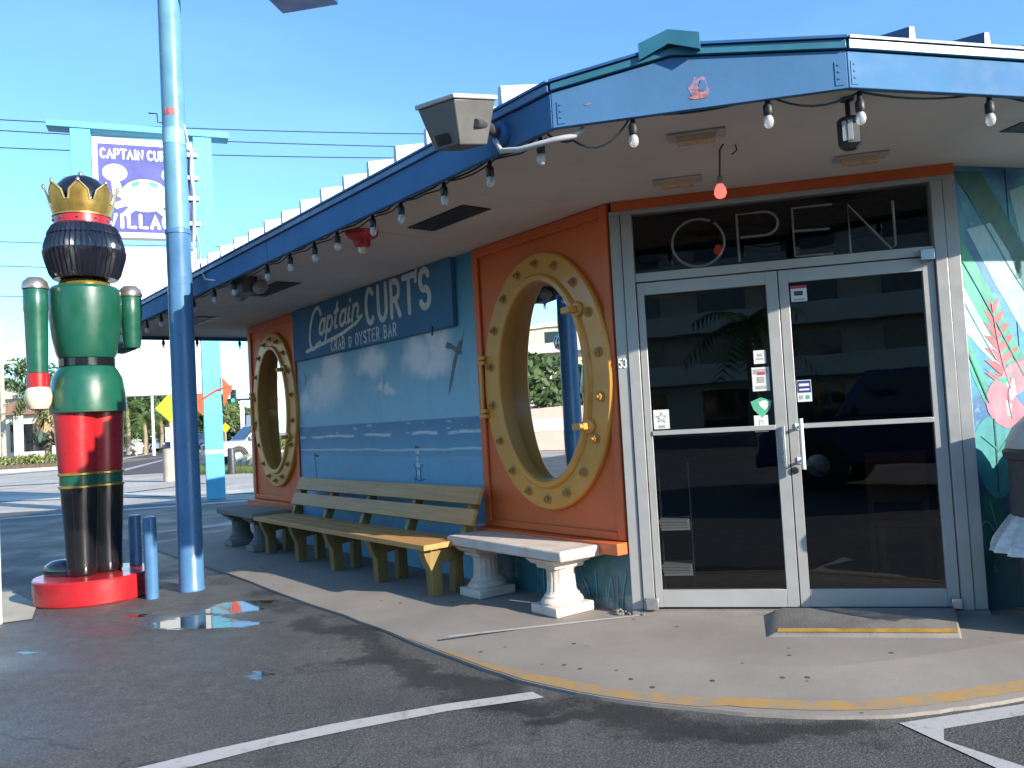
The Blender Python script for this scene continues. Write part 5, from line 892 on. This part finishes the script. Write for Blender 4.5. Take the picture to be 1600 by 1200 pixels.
# left background
hg = thing('hedge', (-31, 47.2, 0), 'low clipped yellow green hedge along the far kerb at left', 'hedge'); mb = MB(); rs = np.random.RandomState(21)
for k in range(70): leaves(mb, (-45+k*.30, 46.6+rs.uniform(-.5, .9)+k*.012, .42), (.55, .55, .50), 90, .11, rs)
mb.obj('foliage', 'hedge', hg, smooth=False); MB().box(WORLD, -45, -24.3, 46.2, 47.9, 0, .35).obj('stems', 'bark', hg)
MB().box(WORLD, -60, -24.0, 45.2, 45.6, -.01, .16).obj('kerb', 'stucco', kind='structure'); sheet('planting_bed', [(-60, 45.6), (-24, 45.6), (-25.5, 62), (-60, 62)], .01, mat('mulch_ground', (.22, .17, .11), .9))
palm(atY(74, 690, 50.5).x, 50.5, 4.6, 2.3, 'stout palm with hanging tan dead fronds behind the hedge', 31, True, 30)
agave(atY(62, 700, 49.5), 1.3, 'dark agave left of the shaggy palm', 1); agave(atY(92, 698, 49.0), 1.2, 'blue green agave beside the shaggy palm trunk', 2)
for k, (px, Y, h, r, m_, lb) in enumerate([(40, 74, 9.6, 3.0, 'leafa', 'tall feathery tree behind the orange roofed house'), (12, 78, 7.4, 2.8, 'leafb', 'lighter green tree left of the tall feathery tree'), (70, 70, 8.0, 2.6, 'leafc', 'dark tree between the house and the nutcracker arm')]):
    p = atY(px, 690, Y); tree('leafy_tree', p.x, Y, h, r, m_, lb, 40+k)
p = atY(6, 700, 52); up_ = thing('utility_pole', (p.x, 52, 0), 'pale wooden utility pole at the left edge before the house', 'utility pole'); MB().lathe((p.x, 52, 0), [(.16, 0), (.12, 9.2), (.1, 9.25)], 12).obj('shaft', 'wood', up_); MB().box(Fr((p.x, 52), (1, .2)), -.9, .9, -.06, .06, 6.6, 6.75).obj('crossarm', 'wood', up_)
def house(x0, x1, y0, y1, zw, zr, wm, rm, label, openings=(), gable=False):
    h_ = thing('house', ((x0+x1)/2, y0, 0), label, 'house', 'houses across the road'); MB().box(WORLD, x0, x1, y0, y1, 0, zw).obj('wall', wm, h_)
    m2 = MB(); o_ = .5; xm, ym = (x0+x1)/2, (y0+y1)/2
    if gable: m2.prism([Vector((x0-o_, y0-o_, zw)), Vector((x1+o_, y0-o_, zw)), Vector((xm, y0-o_, zr))], (0, y1-y0+2*o_, 0))
    else: m2.add([(x0-o_, y0-o_, zw), (x1+o_, y0-o_, zw), (x1+o_, y1+o_, zw), (x0-o_, y1+o_, zw), (x0+2, ym, zr), (x1-2, ym, zr)], [(0, 1, 5, 4), (1, 2, 5), (2, 3, 4, 5), (3, 0, 4), (0, 3, 2, 1)])
    m2.obj('roof', rm, h_, smooth=False)
    for a, b, c_, d_ in openings: MB().box(WORLD, a, b, y0-.06, y0-.01, c_, d_).obj('window', 'carglass', h_)
house(-40.5, -33.9, 61, 68, 3.7, 4.9, 'stucco', 'tile', 'white house with low orange tiled roof behind the hedge', [(-36.9, -34.4, 1.0, 3.0), (-39.8, -38.2, 1.2, 2.6)])
house(-54, -41.6, 70, 80, 5.4, 7.5, 'stucco', 'stucco', 'taller white gabled house behind the orange roofed house', [(-44, -42.6, 3.6, 4.8)], True)
for k, (px, lb) in enumerate([(26, 'white post under the carport roof'), (33, 'second white post under the carport roof')]): 
    p = atY(px, 700, 60.2); tag(MB().box(WORLD, p.x-.12, p.x+.12, 60.1, 60.34, 0, 3.6).obj('carport_post', 'white', org=(p.x, 60.2, 0)), lb, 'post', 'carport posts')
tag(MB().box(WORLD, -42, -33.5, 56.5, 56.7, 0, .55).obj('garden_wall', 'stucco', org=(-38, 56.6, 0)), 'low white garden wall in front of the house', 'wall')
# middle background
TR = [(205, 92, 6.8, 2.6, 'leafb'), (228, 88, 7.2, 3.0, 'leafa'), (250, 94, 7.6, 3.2, 'leafc'), (270, 90, 7.0, 3.0, 'leafa'), (290, 96, 7.4, 3.0, 'leafc'), (180, 96, 7.4, 3.2, 'leafc'), (352, 98, 5.6, 2.3, 'leafb'), (372, 104, 5.4, 2.2, 'leafa'), (330, 100, 6.2, 2.6, 'leafb')]
TL = ['light green tree next to the nutcracker skirt', 'broad tree behind the street light pole', 'dark tree left of the yellow sign', 'green tree behind the yellow diamond sign', 'dark tree hidden mostly by the blue pole', 'dark tree hidden mostly behind the nutcracker', 'low round tree right of the blue sign post', 'low tree behind the silver pickup', 'tree behind the blue sign post']
for k, ((px, Y, h, r, m_), lb) in enumerate(zip(TR, TL)): p = atY(px, 690, Y); tree('leafy_tree', p.x, Y, h, r, m_, lb, 60+k, n_=120, size=.3)
for k, (px, Y, h, lb) in enumerate([(200, 80, 4.6, 'leaning palm beside the nutcracker trousers'), (226, 76, 3.2, 'short palm in front of the far trees'), (252, 84, 3.4, 'low palm left of the yellow sign')]): p = atY(px, 690, Y); palm(p.x, Y, h, 2.2, lb, 80+k)
mb = MB(); rs = np.random.RandomState(5)
for k in range(40): p = G(150+k*4.2, 702-rs.uniform(0, 3)); leaves(mb, (p.x, p.y, .4), (1.0, 1.0, .6), 50, .22, rs)
mb.obj('roadside_shrubbery', 'leafb', kind='stuff', smooth=False)
mb = MB(); rs = np.random.RandomState(15)
for k in range(150):
    x_ = -105+k*.72; hh = (6.0 if x_ < -45 else 3.6)*rs.uniform(.75, 1.1); leaves(mb, (x_, 128+rs.uniform(-4, 4), hh*.5), (1.6, 1.6, hh*.5), 75, .55, rs)
mb.obj('far_woodland', 'leafc', kind='stuff', smooth=False)
p = atY(213, 690, 75); fb_ = MB(); leaves(fb_, (p.x, 75, .75), (.55, .5, .75), 260, .16, np.random.RandomState(3)); tag(fb_.obj('flowering_bush', mat('white_blossom', (.7, .67, .62), .8, var=.3), org=(p.x, 75, 0), smooth=False), 'white flowering bush beside the far road', 'bush')
p = atY(240, 690, 70); sl_ = thing('street_light', (p.x, 70, 0), 'white street light pole with curved arm before the far trees', 'street light'); MB().lathe((p.x, 70, 0), [(.14, 0), (.10, 5.4)], 10).obj('shaft', 'white', sl_); MB().tube([(p.x, 70, 5.0), (p.x+.6, 70, 5.4), (p.x+1.6, 70, 5.5)], .06, 8).obj('arm', 'conduit', sl_)
# yellow diamond warning sign, partly behind the pole
p = atY(266, 637, 26.5); F_ = Fr((p.x, 26.5), (1, .05)); ys = thing('warning_sign', (p.x, 26.5, 0), 'yellow green diamond warning sign partly behind the blue pole', 'road sign')
MB().prism([F_.P(u_, 0, p.z+z_) for u_, z_ in ((-.47, 0), (0, -.47), (.47, 0), (0, .47))], F_.n*.012).obj('diamond_plate', 'lime', ys, smooth=False); MB().box(F_, -.18, .32, .0, .012, p.z-1.08, p.z-.62).obj('white_plate', 'signwhite', ys); MB().box(F_, -.04, .04, -.07, -.002, 0, p.z+.3).obj('post', 'greymetal', ys)
p = G(266, 752); tag(MB().lathe((p.x, p.y, 0), [(.20, 0), (.19, .9), (.2, 1.0), (.1, 1.04)], 14).obj('grey_bollard', 'padconc', org=(p.x, p.y, 0)), 'pale grey round post at the far kerb beside the blue pole', 'bollard'); p = G(363, 740)
tag(MB().lathe((p.x, p.y, 0), [(.14, 0), (.135, .86), (.11, .9)], 14).obj('dark_bollard', 'darkmetal', org=(p.x, p.y, 0)), 'dark grey bollard in front of the silver pickup', 'bollard')
# traffic signal
a_, b_ = atY(322, 626, 70), atY(420, 623, 70); tsg = thing('traffic_signal', (b_.x+.6, 70, 0), 'traffic signal on a mast arm with lit green light', 'traffic light'); MB().tube([a_, b_+Vector((.6, 0, 0))], .09, 8).obj('mast_arm', 'darkmetal', tsg); MB().lathe((b_.x+.6, 70, 0), [(.18, 0), (.14, 5)], 10).obj('mast', 'greymetal', tsg)
p = atY(365, 619, 69.8); MB().box(WORLD, p.x-.22, p.x+.22, 69.6, 69.9, p.z-.55, p.z+.55).obj('signal_head', 'darkmetal', tsg)
for k, m_ in ((.36, 'black'), (0, 'black'), (-.36, 'greenlamp')): MB().lathe((p.x, 69.6, p.z+k), [(.14, 0), (.12, .04)], 12, rot=Matrix.Rotation(R_(90), 3, 'X')).obj('lamp', m_, tsg)
p = atY(345, 690, 85); tag(MB().lathe((p.x-.5, 85, 0), [(.12, 0), (.09, 7.4)], 8).obj('light_pole', 'wood', org=(p.x-.5, 85, 0)), 'thin pale pole beyond the blue sign post', 'pole')
p = atY(353, 685, 82); F_ = Fr((p.x, 82), (1, 0)); c2 = thing('crossing_sign', (p.x, 82, 0), 'small yellow sign on a post beyond the pickup', 'road sign'); MB().prism([F_.P(u_, 0, 2.1+z_) for u_, z_ in ((-.5, 0), (0, -.5), (.5, 0), (0, .5))], F_.n*.02).obj('plate', mat('yellow_plate', (.7, .5, .02), .5), c2); MB().box(F_, -.04, .04, -.06, -.01, 0, 2.3).obj('post', 'greymetal', c2)
p = atY(402, 690, 55); bs = thing('bus_shelter', (p.x, 55, 0), 'grey blue panelled shelter with white frame behind the pickup', 'shelter'); MB().box(WORLD, p.x-.7, p.x+2.2, 55.1, 55.2, .3, 2.6).obj('panel', 'greyblue', bs)
for dx in (-.95, 2.3): MB().box(WORLD, p.x+dx-.1, p.x+dx+.1, 55, 55.25, 0, 3.4).obj('post', 'white', bs)
MB().box(WORLD, p.x-1.1, p.x+2.5, 54.9, 56.2, 3.402, 3.55).obj('roof', 'white', bs)
# ------------------------------------------------------------------ cars
def car(name, loc, rz, L_, W_, body, cabin, zb, zroof, paint, label, group=None, wr=.36, wheels=(.19, .81), bed=None):
    t_ = thing(name, (0, 0, 0), label, 'car' if 'pickup' not in name else 'pickup truck', group); hw = W_/2
    m2 = MB(); pts_ = [Vector((x*L_-L_/2, -hw, z)) for x, z in body]; m2.prism(pts_, (0, W_, 0)); bo = m2.obj('body', paint, t_, bevel=.05)
    cx = [x*L_-L_/2 for x in cabin]; m2 = MB(); ins = .17
    vs_ = [(cx[0], -hw+.05, zb), (cx[3], -hw+.05, zb), (cx[3], hw-.05, zb), (cx[0], hw-.05, zb), (cx[1], -hw+ins, zroof), (cx[2], -hw+ins, zroof), (cx[2], hw-ins, zroof), (cx[1], hw-ins, zroof)]; m2.add(vs_, [(0, 1, 5, 4), (1, 2, 6, 5), (2, 3, 7, 6), (3, 0, 4, 7), (4, 5, 6, 7), (3, 2, 1, 0)]); m2.obj('cabin', paint, t_, bevel=.03)
    V = [Vector(v_) for v_ in vs_]
    def pane(a, b, c_, d_, nn, i0=.07, i1=.9, j0=.1, j1=.9):
        P_ = lambda s__, q: (a.lerp(b, s__)).lerp(d_.lerp(c_, s__), q); m3 = MB(); qd = [P_(i0, j0)+nn, P_(i1, j0)+nn, P_(i1, j1)+nn, P_(i0, j1)+nn]; m3.poly(qd); m3.obj('window', 'carglass', t_, smooth=False)
    pane(V[3], V[0], V[4], V[7], Vector((-.012, 0, .012)), .05, .95); pane(V[1], V[2], V[6], V[5], Vector((.012, 0, .012)), .05, .95)
    for a, b, c_, d_, sg in ((V[0], V[1], V[5], V[4], -1), (V[2], V[3], V[7], V[6], 1)): pane(a, b, c_, d_, Vector((0, sg*.014, .004)), .06, .48); pane(a, b, c_, d_, Vector((0, sg*.014, .004)), .52, .94)
    for wx in wheels:
        for sg in (-1, 1):
            c_ = Vector((wx*L_-L_/2, sg*(hw-.10), wr)); rt = Matrix.Rotation(R_(-90*sg), 3, 'X'); wh = MB().lathe(c_, [(wr*.62, -.11), (wr, -.09), (wr, .09), (wr*.64, .115), (wr*.6, .10)], 22, rot=rt).obj('wheel', 'tyre', t_); MB().lathe(c_, [(wr*.58, .1005), (wr*.5, .106), (wr*.2, .118), (.03, .12)], 14, rot=rt).obj('rim', 'chrome', wh)
            m4 = MB(); m4.lathe(c_, [(wr*1.16, -.10), (wr*1.16, .108)], 22, rot=rt); m4.obj('wheel_arch', 'black', t_)
    fx = -L_/2
    for sg in (-1, 1): MB().box(WORLD, fx-.015, fx+.2, sg*(hw-.28)-.2, sg*(hw-.28)+.2, zb-.30, zb-.12).obj('headlight', 'lens', t_, bevel=.02); MB().box(WORLD, -fx-.1, -fx+.02, sg*(hw-.2)-.12, sg*(hw-.2)+.12, zb-.34, zb-.1).obj('tail_light', 'red', t_); MB().box(WORLD, cx[0]+.18, cx[0]+.34, sg*(hw+.08)-.1, sg*(hw+.08)+.1, zb+.02, zb+.18).obj('mirror', paint, t_, bevel=.02)
    MB().box(WORLD, fx-.03, fx+.05, -hw*.55, hw*.55, zb-.34, zb-.12).obj('grille', 'black', t_); MB().box(WORLD, fx-.06, fx+.06, -hw*.96, hw*.96, .36, .58).obj('bumper', 'greymetal' if 'pickup' in name else paint, t_, bevel=.03)
    t_.location = loc; t_.rotation_euler.z = rz; return t_
sed = [(0, .30), (.0, .62), (.04, .72), (.28, .88), (.78, .92), (.99, .82), (1, .32)]; pick = [(0, .42), (.0, .95), (.05, 1.06), (.28, 1.10), (1, 1.10), (1, .45)]; suv = [(0, .38), (0, .85), (.04, .98), (.24, 1.08), (1, 1.12), (1, .42)]
p = atY(372, 715, 36.5)
car('silver_pickup_truck', (p.x+.72, 38.19, 0), R_(40), 5.3, 1.85, pick, (.25, .37, .60, .645), 1.09, 1.74, 'carsilver', 'silver pickup truck parked beyond the blue sign post', wr=.40)
p = atY(241, 690, 92); car('sedan_car', (p.x, 92, 0), R_(72), 4.5, 1.8, sed, (.26, .40, .66, .86), .88, 1.42, 'carlight', 'pale blue sedan driving on the far road', 'cars on the far road'); p = atY(290, 690, 84); car('sedan_car', (p.x, 84, 0), R_(72), 4.6, 1.85, suv, (.24, .34, .9, .99), 1.06, 1.66, 'carblue', 'dark blue car half hidden behind the blue pole', 'cars on the far road')
# far road surfaces
sheet('road', [g2(100, 748), g2(300, 736), g2(345, 722), g2(300, 700.5), g2(222, 702), g2(150, 712), g2(90, 724)], .004, 'roaddark')
sheet('road', [g2(-200, 790), g2(420, 770), g2(420, 764), g2(-200, 783)], .006, mat('pale_worn_asphalt', (.56, .52, .46), .85))
for a in ([(0, 741), (110, 731), (110, 733), (0, 743)], [(195, 733), (260, 717), (262, 718), (195, 736)], [(0, 757), (110, 752), (110, 754), (0, 760)], [(185, 768), (280, 757), (345, 750), (345, 752), (185, 772)], [(190, 716), (245, 707), (246, 708), (190, 718)]): lane([g2(*q) for q in a], .012)
sheet('grass_verge', [g2(300, 742), g2(420, 737), g2(430, 729), g2(340, 730), g2(300, 735)], .014, 'grass')
mb = MB(); rs = np.random.RandomState(2)
for k in range(1500): p = G(rs.uniform(300, 425), rs.uniform(731, 740)); mb.add([p, p+Vector((.04, 0, 0)), p+Vector((rs.uniform(-.1, .1), 0, rs.uniform(.08, .22)))], [(0, 1, 2)])
mb.obj('grass', 'grass', kind='stuff', smooth=False)
for k in range(7): p = G(382+k*5.5, 731-(k % 2)*2); tag(MB().lathe((p.x, p.y, 0), [(.25, 0), (.32, .15), (.25, .36+.05*(k % 3)), (.1, .45+.05*(k % 3))], 7, sx=1.2).obj('boulder', 'padconc', org=(p.x, p.y, 0)), ['largest pale boulder, leftmost below the silver pickup', 'second pale boulder from the left below the pickup wheel', 'third pale boulder from the left on the grass verge', 'middle pale boulder of the row on the grass verge', 'pale boulder just left of the orange wall edge', 'pale boulder half hidden by the orange wall edge', 'rightmost pale boulder behind the orange wall edge'][k], 'rock', 'boulders on the grass verge')
p = G(-3, 975); tag(MB().lathe((p.x, p.y, 0), [(.03, 0), (.03, .98), (.02, .99)], 12).obj('white_post', 'white', org=(p.x, p.y, 0)), 'thin white post at the left edge of the frame beside the concrete pad', 'post')
# ------------------------------------------------------------------ behind the camera and off to the left: what the panes mirror
def condo(x0, y0, dx, dy, nfl, nb, depth, label, fh=2.9, bw=5.0):
    d_ = Vector((dx, dy, 0)).normalized(); F_ = Fr((x0, y0), (d_.x, d_.y)); c_ = thing('apartment_building', (x0, y0, 0), label, 'building', 'apartment blocks across the road'); Lb = nb*bw
    MB().box(F_, 0, Lb, -depth, 0, 0, nfl*fh).obj('wall', 'beige', c_); MB().box(F_, -.4, Lb+.4, -depth-.4, .4, nfl*fh+.002, nfl*fh+.5).obj('roof', 'stucco', c_)
    for f_ in range(nfl):
        if f_: MB().box(F_, .1, Lb-.1, .002, 1.5, f_*fh-.12, f_*fh+.08).obj('balcony', 'stucco', c_); MB().box(F_, .1, Lb-.1, 1.44, 1.5, f_*fh+.082, f_*fh+1.0).obj('railing', 'stucco', c_)
        for b_ in range(nb): MB().box(F_, b_*bw+.9, b_*bw+3.7, .003, .04, f_*fh+.25, f_*fh+2.35).obj('window', 'carglass', c_)
    return c_
condo(-78, 0, 0, 1, 4, 15, 12, 'cream balcony apartment block seen mirrored in the near porthole'); condo(24, -38, -1, 0, 4, 9, 12, 'beige balcony apartment block behind the viewpoint')
for k, (x, y, h) in enumerate([(-50, 14, 6.5), (-46, 22, 6), (-52, 28, 7), (-44, 32, 5.5), (-47, 25.3, 6.2), (-49, 30, 5.2), (-47, 39, 6.0), (-50, 48, 6.5), (-55, 58, 6.5), (13, -25, 6)]): tree('leafy_tree', x, y, h, 3.0, ('leafa', 'leafb', 'leafc')[k % 3], 'round green street tree mirrored in the window panes', 90+k, 'street trees around the car park', n_=70, size=.35)
palm(-3.2, -19, 4.2, 2.4, 'palm mirrored in the left glass door', 140, group='palms behind the viewpoint')
pw = thing('pink_sign_wall', (-24, 19.4, 0), 'low pink sign wall mirrored in the near porthole', 'wall'); F_ = Fr((-24, 19.4), (0, 1)); MB().box(F_, -1.6, 1.9, -.3, 0, 0, 1.75).obj('wall', 'pink', pw, bevel=.04); MB().box(F_, -1.2, 1.2, .001, .03, .8, 1.3).obj('nameplate', 'stucco', pw)
car('dark_suv', (2.5, -3.6, 0), R_(8), 4.9, 1.95, suv, (.24, .34, .9, .99), 1.10, 1.80, 'carblue', 'dark blue suv parked behind the viewpoint', wr=.39)
